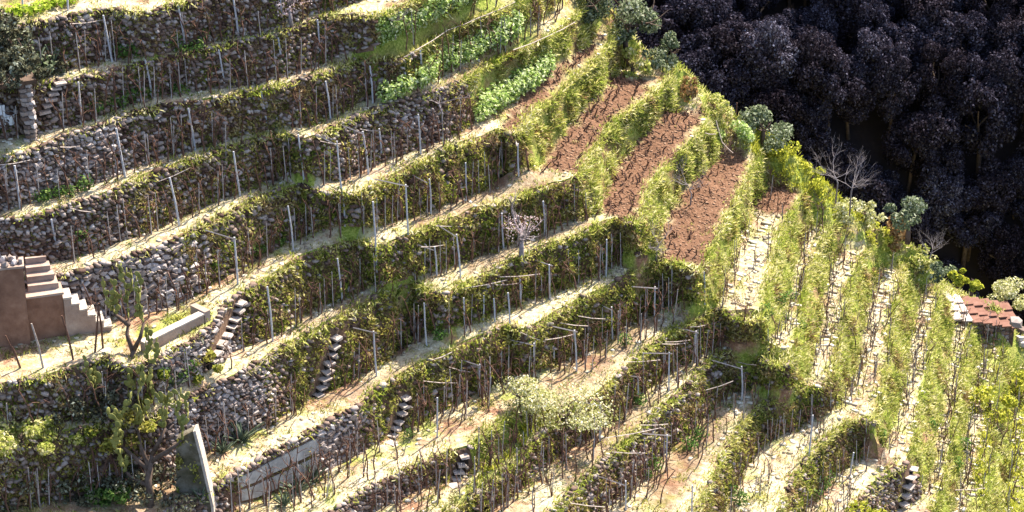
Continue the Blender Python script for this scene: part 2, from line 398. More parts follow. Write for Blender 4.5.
# heights along every level: one least-squares fit of wall heights read off the photo, level lines kept near level
KN = np.arange(-60, 1101, 40.0)
CHAIN = [('A','B',-60,420),('B','C',-60,500),('C','D',-60,550),('D','E',-60,600),('E','F',-60,612),('F','G',-60,672),('G','H',0,708),
         ('H','Q',300,535),('Q','I',430,535),('H','I',550,758),('I','J',560,803),('J','K',690,835),('K','L',760,870),('L','M',840,902),
         ('M','N',900,938),('N','O',960,970),('O','P',1000,1005)]
def colfun(key, what):
    p = LV[key]['pts']
    xs = np.array([q[0] for q in p], float)
    v = np.array([(q[3] - q[1]) - 0.35 * (q[2] - q[0]) * -1 if what == 'h' else q[1] for q in p], float)
    o = np.argsort(xs, kind='stable')
    return xs[o], v[o]
def solve_levels():
    keys = list(LV)
    idx = {k: i * len(KN) for i, k in enumerate(keys)}
    A, B = [], []
    def eq(terms, rhs, w):
        row = np.zeros(len(keys) * len(KN))
        for j, c in terms: row[j] += c * w
        A.append(row); B.append(rhs * w)
    for k in keys:
        for j in range(len(KN) - 1):
            eq([(idx[k] + j, 1), (idx[k] + j + 1, -1)], 0, 2.2)
        for j in range(len(KN)): eq([(idx[k] + j, 1)], LV[k]['zk'][j], 0.02)
    for j in range(len(KN)): eq([(idx['G'] + j, 1)], 0, 1.5)
    for (u, l, x0, x1) in CHAIN:
        xs, h = colfun(u, 'h')
        for j, x in enumerate(KN):
            if x < x0 or x > x1: continue
            bank = x > BANK_X[u]
            ys = colfun(u, 'y')
            d = ray(x, float(np.interp(x, ys[0], ys[1]))).normalized()
            vpx = FP / ((LV[u]['zk'][j] - CAM.z) / d.z * d.dot(CF)) * math.sqrt(max(0, 1 - d.z * d.z))
            hh = 1.9 if bank else max(1.0, 0.87 * float(np.interp(x, xs, h)) / vpx)
            eq([(idx[u] + j, 1), (idx[l] + j, -1)], hh + (0.2 if bank else 0.08), 1.0)
    sol = np.linalg.lstsq(np.array(A), np.array(B), rcond=None)[0]
    for k in keys: LV[k]['zk'] = sol[idx[k]:idx[k] + len(KN)]
for k in LV: LV[k]['zk'] = np.full(len(KN), LV[k]['z'] * 0.85)
for _ in range(4): solve_levels()
BELOW = {u: (l, x0, x1) for (u, l, x0, x1) in CHAIN if u != 'H'}
def zlev(key, x): return float(np.interp(x, KN, LV[key]['zk']))
def zbelow(key, x):
    if key == 'H': return zlev('Q', x) if x < 540 else zlev('I', x)
    if key not in BELOW: return zlev(key, x) - 2.2
    return zlev(BELOW[key][0], x)

def resample(pts, step):
    pts = np.array(pts, float)
    d = np.r_[0, np.cumsum(np.linalg.norm(np.diff(pts[:, :3], axis=0), axis=1))]
    n = max(2, int(d[-1] / step) + 1)
    t = np.linspace(0, d[-1], n)
    return np.stack([np.interp(t, d, pts[:, k]) for k in range(pts.shape[1])], 1)

for key, L in LV.items():
    rows = []
    P3 = [onz(p[0], p[1], zlev(key, p[0])) for p in L['pts']]
    n = len(P3)
    for i, p in enumerate(L['pts']):
        c = P3[i]
        t = (P3[min(i + 1, n - 1)] - P3[max(i - 1, 0)])
        t.z = 0
        t.normalize()
        nrm = Vector((t.y, -t.x, 0))
        best = None
        H0 = max(0.9, c.z - zbelow(key, p[0]))
        for k in range(14):
            h = H0 * (0.66 + 0.025 * k)
            f = onz(p[2], p[3], c.z - h)
            b = (f - c).dot(nrm)
            cost = abs(b / h - 0.14) + 0.9 * abs(h / H0 - 0.95)
            if best is None or cost < best[0]: best = (cost, h, b, (f - c).dot(t))
        _, h, b, s = best
        b = min(max(b, 0.10 * h), (0.58 if p[0] > BANK_X[key] else 0.34) * h)
        s = min(max(s, -0.6), 0.6) * 0.5
        f = c + nrm * b + t * s
        rows.append((c.x, c.y, c.z, f.x, f.y, c.z - h, p[0]))
    R = resample(rows, 0.45)
    for r in R:                      # hand-laid unevenness
        j = smooth_noise((r[0], r[1], r[2]), 0.55) * 0.12
        k = smooth_noise((r[0] + 40, r[1], r[2]), 1.3) * 0.07
        r[0] += j; r[1] += k; r[2] += k * 0.8
        r[3] += j; r[4] += k; r[5] += j * 0.6
    L['R'] = R
    T = np.gradient(R[:, :2], axis=0)
    T /= np.linalg.norm(T, axis=1)[:, None] + 1e-9
    L['N'] = np.stack([T[:, 1], -T[:, 0]], 1)

# ------------------------------------------------------------------ hillside ground (one triangulated sheet)
cv, cz, ce = [], [], []
def addline(P):
    b = len(cv)
    for p in P:
        cv.append((float(p[0]), float(p[1])))
        cz.append(float(p[2]))
    ce.extend((b + i, b + i + 1) for i in range(len(P) - 1))
for key, L in LV.items():
    addline(L['R'][:, :3])
    addline(L['R'][:, 3:6])
def addpt(x, y, z):
    cv.append((x, y)); cz.append(z)
# the ridge: every level turns over the spur and falls away behind
RIDGE = [(560,-60,9.6),(590,-25,6.9),(618,18,4.8),(640,48,3.3),(676,62,2.4),(712,100,0.4),(745,126,-1.5),(770,136,-2.3),(800,160,-3.9),(828,186,-5.7),
         (850,210,-7.2),(880,230,-8.9),(912,248,-10.6),(946,268,-12.4),(980,292,-14.1),(1012,322,-15.5),(1060,352,-17)]
rid = []
for q in RIDGE:
    d_ = ray(q[0], q[1]); yr = float(np.interp(q[0], [560, 620, 720, 860, 1060], [17.6, 17.4, 17.2, 18.8, 21.3]))
    rid.append(CAM + d_ * ((yr - CAM.y) / d_.y))
contour_pts = np.concatenate([np.concatenate([L['R'][:, 0:2], L['R'][:, 3:5]]) for L in LV.values()])
def clear_of_walls(x, y, d=.55): return float(((contour_pts[:, 0] - x) ** 2 + (contour_pts[:, 1] - y) ** 2).min()) > d * d
rid = [Vector(r) for r in resample([tuple(r) for r in rid], .6)]
for r in rid:
    if clear_of_walls(r.x, r.y): addpt(r.x, r.y, r.z)
for r in rid[::2]:
    for (dx, dy, dz) in ((0.3, 2.4, -2.0), (0.3, 7.0, -9), (0.0, 16.0, -24.0), (0, 28, -42)):
        if clear_of_walls(r.x + dx, r.y + dy): addpt(r.x + dx, r.y + dy, r.z + dz)
# hill continuing above, to the left and below the view
for key in 'ABC':
    r = LV[key]['R'][-1]
    addpt(r[0] + 1, r[1] + 5, r[2] - 1.5)
    addpt(r[0] + 1, r[1] + 16, r[2] - 16)
    addpt(r[0] + 1, r[1] + 34, r[2] - 45)
for key in 'ABCDEFGH':
    r = LV[key]['R'][0]
    addpt(r[0] - 40, r[1] - 6, r[2])
    addpt(r[0] - 40, r[1] - 7, r[2] - 2)
rA = LV['A']['R']
for i in range(0, len(rA), 6):
    addpt(rA[i][0], rA[i][1] + 2.2, rA[i][2] + 0.3)
    addpt(rA[i][0] - 4, rA[i][1] + 22, rA[i][2] + 22)
for key in 'HQIJKLMNOP':
    r = LV[key]['R'][0]
    addpt(r[3] - 2, r[4] - 6, r[5] - 5)
    addpt(r[3] - 8, r[4] - 22, r[5] - 22)
for (x, y, z) in ((-90, -50, -26), (-40, -52, -40), (10, -50, -52), (50, -40, -60), (75, 0, -62), (80, 40, -62)):
    addpt(x, y, z)

def tri_mesh(cv, cz, ce):
    vo, eo, fo, ov, oe, of = delaunay_2d_cdt([Vector(v) for v in cv], ce, [], 0, 1e-4)
    z = []
    for i, v in enumerate(vo):
        z.append(sum(cz[k] for k in ov[i]) / len(ov[i]) if ov[i] else None)
    adj = {}
    for a, b in eo:
        adj.setdefault(a, []).append(b); adj.setdefault(b, []).append(a)
    nun = 0
    for i in range(len(z)):
        if z[i] is None:
            q = [z[k] for k in adj.get(i, []) if z[k] is not None]
            z[i] = sum(q) / len(q) if q else 0
            nun += 1
    return [(v.x, v.y, zz) for v, zz in zip(vo, z)], fo, nun
tv, tf, nun = tri_mesh(cv, cz, ce)
print("coarse tin", len(tv), len(tf), "crossings", nun)
tin0 = BVHTree.FromPolygons(tv, tf)
def height(x, y, default=None):
    h = tin0.ray_cast(Vector((x, y, 500)), Vector((0, 0, -1)))
    return h[0].z if h[0] is not None else default
# refine the treads so that the soil is lumpy
wallpts = np.concatenate([np.concatenate([L['R'][:, 0:2], L['R'][:, 3:5], (L['R'][:, 0:2] + L['R'][:, 3:5]) / 2]) for L in LV.values()])
cell = set()
for (x, y) in wallpts:
    cell.add((round(x / .35), round(y / .35)))
for gx in np.arange(-36, 42, 0.42):
    for gy in np.arange(-26, 48, 0.42):
        x = gx + rnd.uniform(-.14, .14); y = gy + rnd.uniform(-.14, .14)
        if (round(x / .35), round(y / .35)) in cell: continue
        z = height(x, y)
        if z is None: continue
        q = proj((x, y, z))
        if q[0] < -40 or q[0] > 1080 or q[1] < -40 or q[1] > 570: continue
        cv.append((x, y))
        cz.append(z + rnd.uniform(-.05, .05) + smooth_noise((x, y, 0), 1.1) * .08)
tv, tf, nun = tri_mesh(cv, cz, ce)
print("tin", len(tv), len(tf))
tin = BVHTree.FromPolygons(tv, tf)
me = bpy.data.meshes.new('hillside_ground')
me.from_pydata(tv, [], tf)
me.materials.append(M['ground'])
V = np.array(tv)
qx, qy = proj_np(V)
SOIL = [[(498,132),(520,98),(545,75),(575,52),(592,40),(600,52),(575,66),(556,88),(536,106),(518,130)],
        [(541,166),(556,148),(575,118),(606,86),(612,74),(650,80),(645,97),(615,118),(600,135),(587,155),(582,178),(560,170)],
        [(598,216),(603,190),(620,160),(645,132),(668,108),(700,112),(702,124),(680,148),(660,170),(645,190),(637,220)],
        [(660,262),(662,240),(668,212),(684,192),(704,165),(722,148),(748,150),(748,168),(736,195),(725,215),(712,240),(703,266),(680,262)],
        [(742,212),(750,196),(760,180),(798,182),(792,216),(765,212)]]
HALF = [[(-30, 486), (60, 488), (150, 480), (188, 470), (205, 530), (-30, 540)], [(560,470),(600,430),(660,390),(672,395),(640,425),(600,462),(570,490)], [(380,60),(400,50),(440,22),(470,6),(480,12),(430,38),(410,56)],  # first patch: brown soil colour also stands in for the corner's shade
        [(425,92),(470,66),(520,40),(545,22),(550,34),(510,52),(470,76),(440,92)], [(640,490),(690,430),(720,404),(735,420),(700,470),(670,520)],
        [(400,215),(470,196),(510,172),(560,168),(560,182),(500,202),(420,226)], [(460,262),(540,238),(590,216),(600,222),(540,244),(470,276)],
        [(550,345),(650,300),(665,312),(600,380),(560,395)], [(300,325),(390,285),(400,283),(330,322)], [(330,395),(400,365),(420,362),(350,406)]]
GREEN = [[(742,128),(775,140),(830,180),(850,215),(820,235),(790,180),(760,160)], [(955,345),(1030,330),(1030,520),(960,520),(985,420)],
         [(0,415),(60,415),(70,440),(0,470)], [(140,330),(205,300),(215,325),(150,345)],
         [(455,520),(500,470),(545,425),(560,412),(545,405),(500,452),(440,512)]]
soil = np.zeros(len(V)); green = np.zeros(len(V))
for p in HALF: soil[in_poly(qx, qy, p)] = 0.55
for p in SOIL: soil[in_poly(qx, qy, p)] = 1.0
bankset = set()
for key, L in LV.items():
    for r in L['R']:
        if r[6] > BANK_X[key]:
            bankset.add((round(float(r[0]), 3), round(float(r[1]), 3))); bankset.add((round(float(r[3]), 3), round(float(r[4]), 3)))
for i, p in enumerate(tv):
    if (round(p[0], 3), round(p[1], 3)) in bankset: green[i] = 0.4
for p in GREEN: green[in_poly(qx, qy, p)] = 0.8
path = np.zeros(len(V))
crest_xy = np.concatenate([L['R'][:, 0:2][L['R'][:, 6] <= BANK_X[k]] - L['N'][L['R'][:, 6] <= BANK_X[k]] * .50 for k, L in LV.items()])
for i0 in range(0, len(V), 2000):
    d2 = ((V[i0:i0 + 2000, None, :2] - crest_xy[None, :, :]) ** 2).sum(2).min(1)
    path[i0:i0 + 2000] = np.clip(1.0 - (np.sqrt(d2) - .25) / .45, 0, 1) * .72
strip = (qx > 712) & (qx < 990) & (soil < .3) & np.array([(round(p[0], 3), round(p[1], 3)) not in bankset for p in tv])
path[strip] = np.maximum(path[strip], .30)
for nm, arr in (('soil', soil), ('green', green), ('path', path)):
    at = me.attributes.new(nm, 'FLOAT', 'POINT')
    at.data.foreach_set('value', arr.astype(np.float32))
tag(obj('hillside_ground', me), kind='structure')

def ground(px, py):
    h = tin.ray_cast(CAM, ray(px, py).normalized())
    return h[0] if h[0] is not None else onz(px, py, 0)
def hz(x, y):
    h = tin.ray_cast(Vector((x, y, 500)), Vector((0, 0, -1)))
    return h[0].z if h[0] is not None else 0.0
def ppm(p):                       # photo pixels per metre at a point
    return FP / (Vector(p) - CAM).dot(CF)
#@@PART2

# ------------------------------------------------------------------ valley and far slope
def far_z(x, y):
    yy = y - 52 - 0.10 * (x - 20)
    if yy < 24: z = max(-63.0, -75 + 1.9 * yy)
    else: z = -29.4 + (yy - 24) * 0.6
    return z + smooth_noise((x, y, 3), 0.05) * 3.0 + smooth_noise((x, y, 9), 0.25) * 0.6
vs, fs = [], []
gxs = np.r_[-900, -400, np.arange(-120, 260, 5), 500, 1000]; gys = np.r_[-900, -300, -60, np.arange(0, 180, 4), 190, 1200]
for y in gys:
    for x in gxs:
        z = far_z(x, min(y, 170)) if y > 20 else -63.0
        vs.append((x, y, z))
nx = len(gxs)
fs = [(j * nx + i, j * nx + i + 1, (j + 1) * nx + i + 1, (j + 1) * nx + i) for j in range(len(gys) - 1) for i in range(nx - 1)]
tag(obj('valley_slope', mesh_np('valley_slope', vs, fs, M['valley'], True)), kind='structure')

# ------------------------------------------------------------------ leaf and blade builders
def rand_unit(n):
    v = nrs.normal(size=(n, 3))
    return v / np.linalg.norm(v, axis=1)[:, None]

def leaf_arrays(P, Nn, size, jitter=0.8, aspect=0.55):
    """diamond leaves centred at P, facing roughly Nn"""
    n = len(P)
    nr = Nn + rand_unit(n) * jitter
    nr /= np.linalg.norm(nr, axis=1)[:, None]
    a = np.cross(nr, rand_unit(n)); a /= np.linalg.norm(a, axis=1)[:, None] + 1e-9
    b = np.cross(nr, a)
    s = (np.asarray(size) * np.ones(n))[:, None]
    V = np.stack([P - a * s, P + b * s * aspect + nr * s * .12, P + a * s, P - b * s * aspect + nr * s * .12], 1).reshape(-1, 3)
    F = np.arange(4 * n).reshape(n, 4)
    return V, F

def blade_arrays(P, up, h, w, lean=0.35):
    n = len(P)
    u = up + rand_unit(n) * lean
    u /= np.linalg.norm(u, axis=1)[:, None]
    side = np.cross(u, rand_unit(n)); side /= np.linalg.norm(side, axis=1)[:, None] + 1e-9
    h = (np.asarray(h) * np.ones(n))[:, None]; w = (np.asarray(w) * np.ones(n))[:, None]
    droop = rand_unit(n) * h * 0.25
    V = np.stack([P - side * w * .5, P + side * w * .5, P + u * h * .6 + side * w * .42, P + u * h + droop], 1).reshape(-1, 3)
    F = np.arange(4 * n).reshape(n, 4)
    return V, F

def stuff(name, arrays, mat, parent=None):
    Vs, Fs, b = [], [], 0
    for V, F in arrays:
        if len(F) == 0: continue
        Vs.append(V); Fs.append(F + b); b += len(V)
    if not Vs: return None
    o = obj(name, mesh_np(name, np.concatenate(Vs), np.concatenate(Fs), mat), parent)
    o['kind'] = 'stuff'
    return o

# ------------------------------------------------------------------ terrace walls
VEG = dict(A=[(-60, .35), (120, .45), (400, .55)], B=[(-60, .3), (150, .45), (300, .5), (400, .75)], C=[(-60, .18), (110, .22), (150, .45), (250, .65), (420, .8)],
           D=[(-60, .2), (90, .3), (130, .55), (300, .75), (400, .35), (430, .35), (465, .8)], E=[(-60, .05), (160, .06), (185, .6), (300, .75), (520, .95)],
           F=[(-60, .6), (110, .5), (150, .15), (215, .1), (240, .75), (300, .9), (590, .95)], G=[(-60, .7), (130, .6), (160, .12), (250, .1), (285, .85), (640, .95)],
           H=[(-60, .05), (340, .06), (375, .85), (700, .95)], Q=[(200, .1), (390, .15), (440, .75), (540, .95)], I=[(360, .6), (560, .7), (600, .85), (730, .8), (760, .95)],
           J=[(480, .5), (600, .55), (700, .7), (800, .9)], K=[(640, .8), (900, .9)], L=[(700, .75), (900, .85)], M=[(790, .4), (905, .4)], N=[(800, .5), (999, .6)], O=[(800, .5), (1010, .6)], P=[(900, .5), (1060, .6)])
DRY = dict(A=.8, B=.75, C=.75, D=.5, E=.35, F=.3, G=.25, H=.25, Q=.3, I=.35, J=.45, K=.45, L=.45, M=.5, N=.4, O=.4, P=.4)
WLAB = dict(
    A='topmost rubble terrace wall, dark and brown with dry growth, at upper left',
    B='second rubble terrace wall from the top, ending near the upper bean row',
    C='third rubble terrace wall from the top, starting beside the dark shelter',
    D='fourth rubble terrace wall from the top, starting above the small hidden steps at left',
    E='pale stony terrace wall rising behind the plaster stairway at lower left',
    F='overgrown terrace wall with the leftmost flight of stepping stones in it',
    G='terrace wall of bare stones at its left, with the second flight of stepping stones',
    H='terrace wall with two long concrete bands, third flight of stepping stones in it',
    Q='short low rubble wall at bottom left centre, with the shortest stepping stones',
    I='terrace wall running down past the pale blossoming bush to the bottom edge',
    J='terrace wall next below the blossoming bush, ending in a dark rounded corner',
    K='ivy covered dark hedge-like wall, left one of two dark patches at lower right',
    L='ivy covered dark wall right of the other dark patch at lower right',
    M='small dark stone wall at the bottom right with stone steps')
STM = []
for k in range(8):
    bm = bmesh.new()
    bmesh.ops.create_icosphere(bm, subdivisions=1, radius=0.5)
    for v in bm.verts:
        v.co *= rnd.uniform(.82, 1.18)
        for ax in range(3): v.co[ax] = max(-.30, min(.30, v.co[ax])) * 1.5
        v.co *= rnd.uniform(.93, 1.07)
    me = bpy.data.meshes.new('stone')
    bm.to_mesh(me); bm.free()
    STM.append(me)
def stone_np():
    out = []
    for me in STM:
        V = np.array([v.co[:] for v in me.vertices]); F = np.array([p.vertices[:] for p in me.polygons])
        out.append((V, F))
    return out
STN = stone_np()
sm, snt, sout = new_mat('single_stone')
oi = node(snt, "ShaderNodeObjectInfo")
nzs = tex_noise(snt, 9.0, 4, .6, 'Position')
mm = node(snt, "ShaderNodeMix", i_0=0.65)
snt.links.new(nzs, mm.inputs[2]); snt.links.new(oi.outputs['Random'], mm.inputs[3])
sc = ramp(snt, mm.outputs[0], [(0.15, (.075, .045, .036)), (0.42, (.19, .145, .122)), (0.68, (.30, .25, .232)), (0.95, (.56, .51, .48))])
sb = node(snt, "ShaderNodeBsdfPrincipled", i_Roughness=0.85)
snt.links.new(sc, sb.inputs['Base Color']); snt.links.new(sb.outputs[0], sout.inputs[0])
for me in STM: me.materials.append(sm)

STAIRPX = [(207,362,238,300), (314,394,334,334), (387,445,402,396), (450,486,464,452), (899,514,910,466), (42,112,60,80)]
def near_stair(qx, qy, r=8.0):
    m = np.zeros(np.shape(qx), bool)
    for (x0, y0, x1, y1) in STAIRPX:
        L2 = (x1 - x0) ** 2 + (y1 - y0) ** 2
        f = np.clip(((qx - x0) * (x1 - x0) + (qy - y0) * (y1 - y0)) / L2, 0, 1)
        m |= np.hypot(qx - x0 - f * (x1 - x0), qy - y0 - f * (y1 - y0)) < r
    return m
SINGLE = dict(E=(60, 190), F=(150, 225), G=(160, 265), H=(226, 350), C=(0, 110))     # walls whose stones show one by one
walls = {}
bank_arr = {}
for key, L in LV.items():
    R, N2 = L['R'], L['N']
    n = len(R)
    nb = int((R[:, 6] <= BANK_X[key]).sum())
    # the wall body
    C3, F3 = R[:, :3], R[:, 3:6]
    O3 = np.c_[N2, np.zeros(n)]
    wob = None
    if nb > 3 and key in WLAB:
        w = empty('terrace_wall', C3[nb // 2] - np.array([0, 0, 0]))
        w.location = (0, 0, 0)
        tag(w, WLAB[key], 'wall', 'terrace walls')
        walls[key] = w
        m = nb
        rows = []
        rows.append(C3[:m] - O3[:m] * .35 + [0, 0, -.25])
        rows.append(C3[:m] - O3[:m] * .10 + [0, 0, -.10])
        for t in (0, .2, .4, .6, .8, 1.0):
            q = C3[:m] * (1 - t) + F3[:m] * t + O3[:m] * (.05 + nrs.uniform(-.02, .04, (m, 1)))
            if t == 0: q = q + [0, 0, -.07]
            if t == 1: q = q + [0, 0, -.25]
            rows.append(q)
        nr_ = len(rows)
        VV = np.concatenate(rows)
        FF = [(j * m + i, (j + 1) * m + i, (j + 1) * m + i + 1, j * m + i + 1) for j in range(nr_ - 1) for i in range(m - 1)]
        obj('wall_core', mesh_np('wall_core', VV, FF, M['wall_core']), w)
        # laid stones
        seg = np.linalg.norm(np.diff(C3[:m], axis=0), axis=1)
        cum = np.r_[0, np.cumsum(seg)]
        vegx, vegv = zip(*VEG[key])
        stV, stF, sb_, singles = [], [], 0, []
        def face_pt(s, t, out):
            i = min(max(int(np.searchsorted(cum, s)) - 1, 0), m - 2)
            f = (s - cum[i]) / max(seg[i], 1e-6)
            c = C3[i] * (1 - f) + C3[i + 1] * f; ft = F3[i] * (1 - f) + F3[i + 1] * f
            o = O3[i] * (1 - f) + O3[i + 1] * f
            return c * (1 - t) + ft * t + o * out, i, R[i, 6] * (1 - f) + R[i + 1, 6] * f
        Hh = float(np.mean(C3[:m, 2] - F3[:m, 2]))
        rowh = 0.135
        nrow = int(Hh / rowh)
        for rI in range(nrow + 1):
            s = rnd.uniform(0, .3)
            while s < cum[-1]:
                lw = rnd.choice((rnd.uniform(.08, .18), rnd.uniform(.12, .26), rnd.uniform(.18, .38))) * (1.25 if key in 'EH' else 1.0)
                p, i, px = face_pt(s + lw / 2, min(1, max(0, (rI + .15 + rnd.uniform(-.4, .4)) / nrow)), rnd.uniform(.02, .12))
                s += lw * rnd.uniform(.95, 1.35)
                q = proj(p)
                if q[0] < -25 or q[0] > 1050 or q[1] < -25 or q[1] > 540: continue
                if rI > 0 and near_stair(q[0], q[1], 6.0): continue
                vg = np.interp(px, vegx, vegv)
                if rnd.random() < ((vg - .35) * 1.5 if rI > 0 else (vg - .3) * 1.4): continue
                if key == 'H' and 226 < q[0] < 316 and rI > 1: continue
                hgt = rowh * rnd.uniform(.6, 1.45) * (1.2 if key in 'EH' else 1)
                if rI == 0: lw *= 1.15; hgt *= .7
                ang = math.atan2(N2[i][1], N2[i][0]) + math.pi / 2 + rnd.uniform(-.2, .2)
                dep = rnd.uniform(.22, .4)
                if key in SINGLE and SINGLE[key][0] <= px <= SINGLE[key][1] and rI > 0:
                    singles.append((lw * hgt, p, ang, lw, dep, hgt)); continue
                V0, F0 = STN[rnd.randrange(8)]
                V = V0 * [lw * 1.12, dep, hgt * 1.12]
                tl = rnd.uniform(-.5, .5)
                ca, sa, ct, st_ = math.cos(ang), math.sin(ang), math.cos(tl), math.sin(tl)
                V = np.c_[V[:, 0] * ct - V[:, 2] * st_, V[:, 1], V[:, 0] * st_ + V[:, 2] * ct]
                V = np.c_[V[:, 0] * ca - V[:, 1] * sa, V[:, 0] * sa + V[:, 1] * ca, V[:, 2]] + p
                stV.append(V); stF.append(F0 + sb_); sb_ += len(V)
        singles.sort(key=lambda a: -a[0])
        for (ar, p, ang, lw, dep, hgt) in singles[:295]:
            o = obj('stone', STM[rnd.randrange(8)], w, p, (rnd.uniform(-.25, .25), rnd.uniform(-.45, .45), ang), (lw * 1.15, dep, hgt * 1.15))
        for (ar, p, ang, lw, dep, hgt) in singles[295:]:
            V0, F0 = STN[rnd.randrange(8)]
            V = V0 * [lw * 1.12, dep, hgt * 1.12]
            ca, sa = math.cos(ang), math.sin(ang)
            V = np.c_[V[:, 0] * ca - V[:, 1] * sa, V[:, 0] * sa + V[:, 1] * ca, V[:, 2]] + p
            stV.append(V); stF.append(F0 + sb_); sb_ += len(V)
        if stV:
            o = obj('stone_facing', mesh_np('stone_facing', np.concatenate(stV), np.concatenate(stF), M['stone']), w)
            o['kind'] = 'stuff'
        wob = w
    # growth on the face and along the crest
    seg = np.linalg.norm(np.diff(C3, axis=0), axis=1)
    cum = np.r_[0, np.cumsum(seg)]
    Hf = np.linalg.norm(C3 - F3, axis=1)
    vegx, vegv = zip(*VEG[key])
    def sample(k, tpow=1.0, t0=0, t1=1):
        s = nrs.uniform(0, cum[-1], k); t = t0 + (t1 - t0) * nrs.uniform(0, 1, k) ** tpow
        ii = np.clip(np.searchsorted(cum, s) - 1, 0, n - 2)
        f = ((s - cum[ii]) / np.maximum(seg[ii], 1e-6))[:, None]
        c = C3[ii] * (1 - f) + C3[ii + 1] * f; ft = F3[ii] * (1 - f) + F3[ii + 1] * f
        o = O3[ii] * (1 - f) + O3[ii + 1] * f
        px = R[ii, 6] * (1 - f[:, 0]) + R[ii + 1, 6] * f[:, 0]
        P = c * (1 - t[:, None]) + ft * t[:, None]
        qx, qy = proj_np(P)
        ok = (qx > -20) & (qx < 1045) & (qy > -25) & (qy < 535) & ~near_stair(qx, qy, 7.5)
        return P[ok], o[ok], px[ok], t[ok]
    area = float((seg * (Hf[:-1] + .3)).sum())
    P, O, px, t = sample(int(area * 260), 0.85)
    clump = np.array([noise.noise(Vector((p[0] * .9, p[1] * .9, p[2] * 1.1))) for p in P])
    dens = np.interp(px, vegx, vegv)
    isbank = px > BANK_X[key]
    keep = (nrs.uniform(0, 1, len(P)) < np.clip(dens + clump * .7 * (dens < .93), 0.01, 1)) & ~isbank
    P, O, clump, px2 = P[keep], O[keep], clump[keep], px[keep]
    lump = np.array([noise.noise(Vector((p[0] * 1.6 + 20, p[1] * 1.6, p[2] * 1.6))) for p in P])
    thick = np.clip(.12 + .55 * (lump + .15), .03, .62) * np.interp(px2, vegx, vegv)
    P = P + O * (0.06 + thick * nrs.uniform(.5, 1, len(P)))[:, None]
    dry = (nrs.uniform(0, 1, len(P)) < DRY[key] + clump * .9)
    host = wob
    for nm, sel, mt in (('ivy_cover', ~dry, 'ivy'), ('dry_growth', dry, 'dry_grass')):
        Ps, Os = P[sel], O[sel]
        if len(Ps) < 4: continue
        h1 = nrs.uniform(0, 1, len(Ps)) < .76
        arr = [leaf_arrays(Ps[h1], Os[h1] + [0, 0, .35], nrs.uniform(.045, .105, h1.sum()), .9)]
        arr.append(blade_arrays(Ps[~h1], Os[~h1] * .8 + np.where(nrs.uniform(0, 1, ((~h1).sum(), 1)) < .5, np.array([0, 0, -.7]), np.array([0, 0, .5])), nrs.uniform(.10, .28, (~h1).sum()), nrs.uniform(.02, .05, (~h1).sum()), .5))
        stuff(nm, arr, M[mt], host)
    # crest fringe (hangs over the edge and stands on it)
    k = int(cum[-1] * 260)
    P, O, px, t = sample(k, 1, 0, .10)
    dens = np.clip(np.interp(px, vegx, vegv) * 1.0 + .10, 0, 1)
    cl = np.array([noise.noise(Vector((p[0] * .7, p[1] * .7, 5))) for p in P])
    keep = nrs.uniform(0, 1, len(P)) < dens * (.55 + cl)
    P, O, px = P[keep], O[keep], px[keep]
    P = P - O * np.where(nrs.uniform(0, 1, len(P)) < .6, nrs.uniform(-.30, .10, len(P)), nrs.uniform(.0, .40, len(P)))[:, None] + [0, 0, .03]
    up = np.where(nrs.uniform(0, 1, len(P))[:, None] < .5, np.array([0, 0, 1.0]) + O * .4, O * .8 + [0, 0, -.1])
    stuff('grass_fringe', [blade_arrays(P, up, nrs.uniform(.10, .32, len(P)), nrs.uniform(.025, .055, len(P)), .5)], M['crest_grass'], host)
    # earth banks: long grass all over
    P, O, px, t = sample(int(area * 330), 1.0)
    isb = px > BANK_X[key]
    P, O = P[isb], O[isb]
    if len(P):
        cl = np.array([noise.noise(Vector((p[0] * 1.1, p[1] * 1.1, p[2] * 1.1))) for p in P])
        keep = nrs.uniform(0, 1, len(P)) < .46 + cl * 1.4
        P, O, cl = P[keep], O[keep], cl[keep]
        P = P + O * nrs.uniform(.0, .16, len(P))[:, None]
        up = O * .7 + np.where(nrs.uniform(0, 1, len(P))[:, None] < .65, np.array([0, 0, .9]), np.array([0, 0, -.6]))
        A = blade_arrays(P, up, nrs.uniform(.08, .30, len(P)) * (1 + cl), nrs.uniform(.022, .05, len(P)), .75)
        patch = np.array([noise.noise(Vector((p[0] * .8 + 7, p[1] * .8, p[2] * .8))) for p in P]) + nrs.uniform(-.25, .25, len(P))
        for nm_, sel in (('bank_grass', patch < .12), ('ivy', (patch >= .12) & (patch < .30)), ('dry_grass', patch >= .30)):
            if sel.sum(): bank_arr.setdefault(nm_, []).append((A[0].reshape(-1, 4, 3)[sel].reshape(-1, 3), np.arange(4 * sel.sum()).reshape(-1, 4)))
for nm_, arr in bank_arr.items(): stuff({'bank_grass': 'bank_grass', 'ivy': 'bank_weeds', 'dry_grass': 'bank_straw'}[nm_], arr, M[nm_])

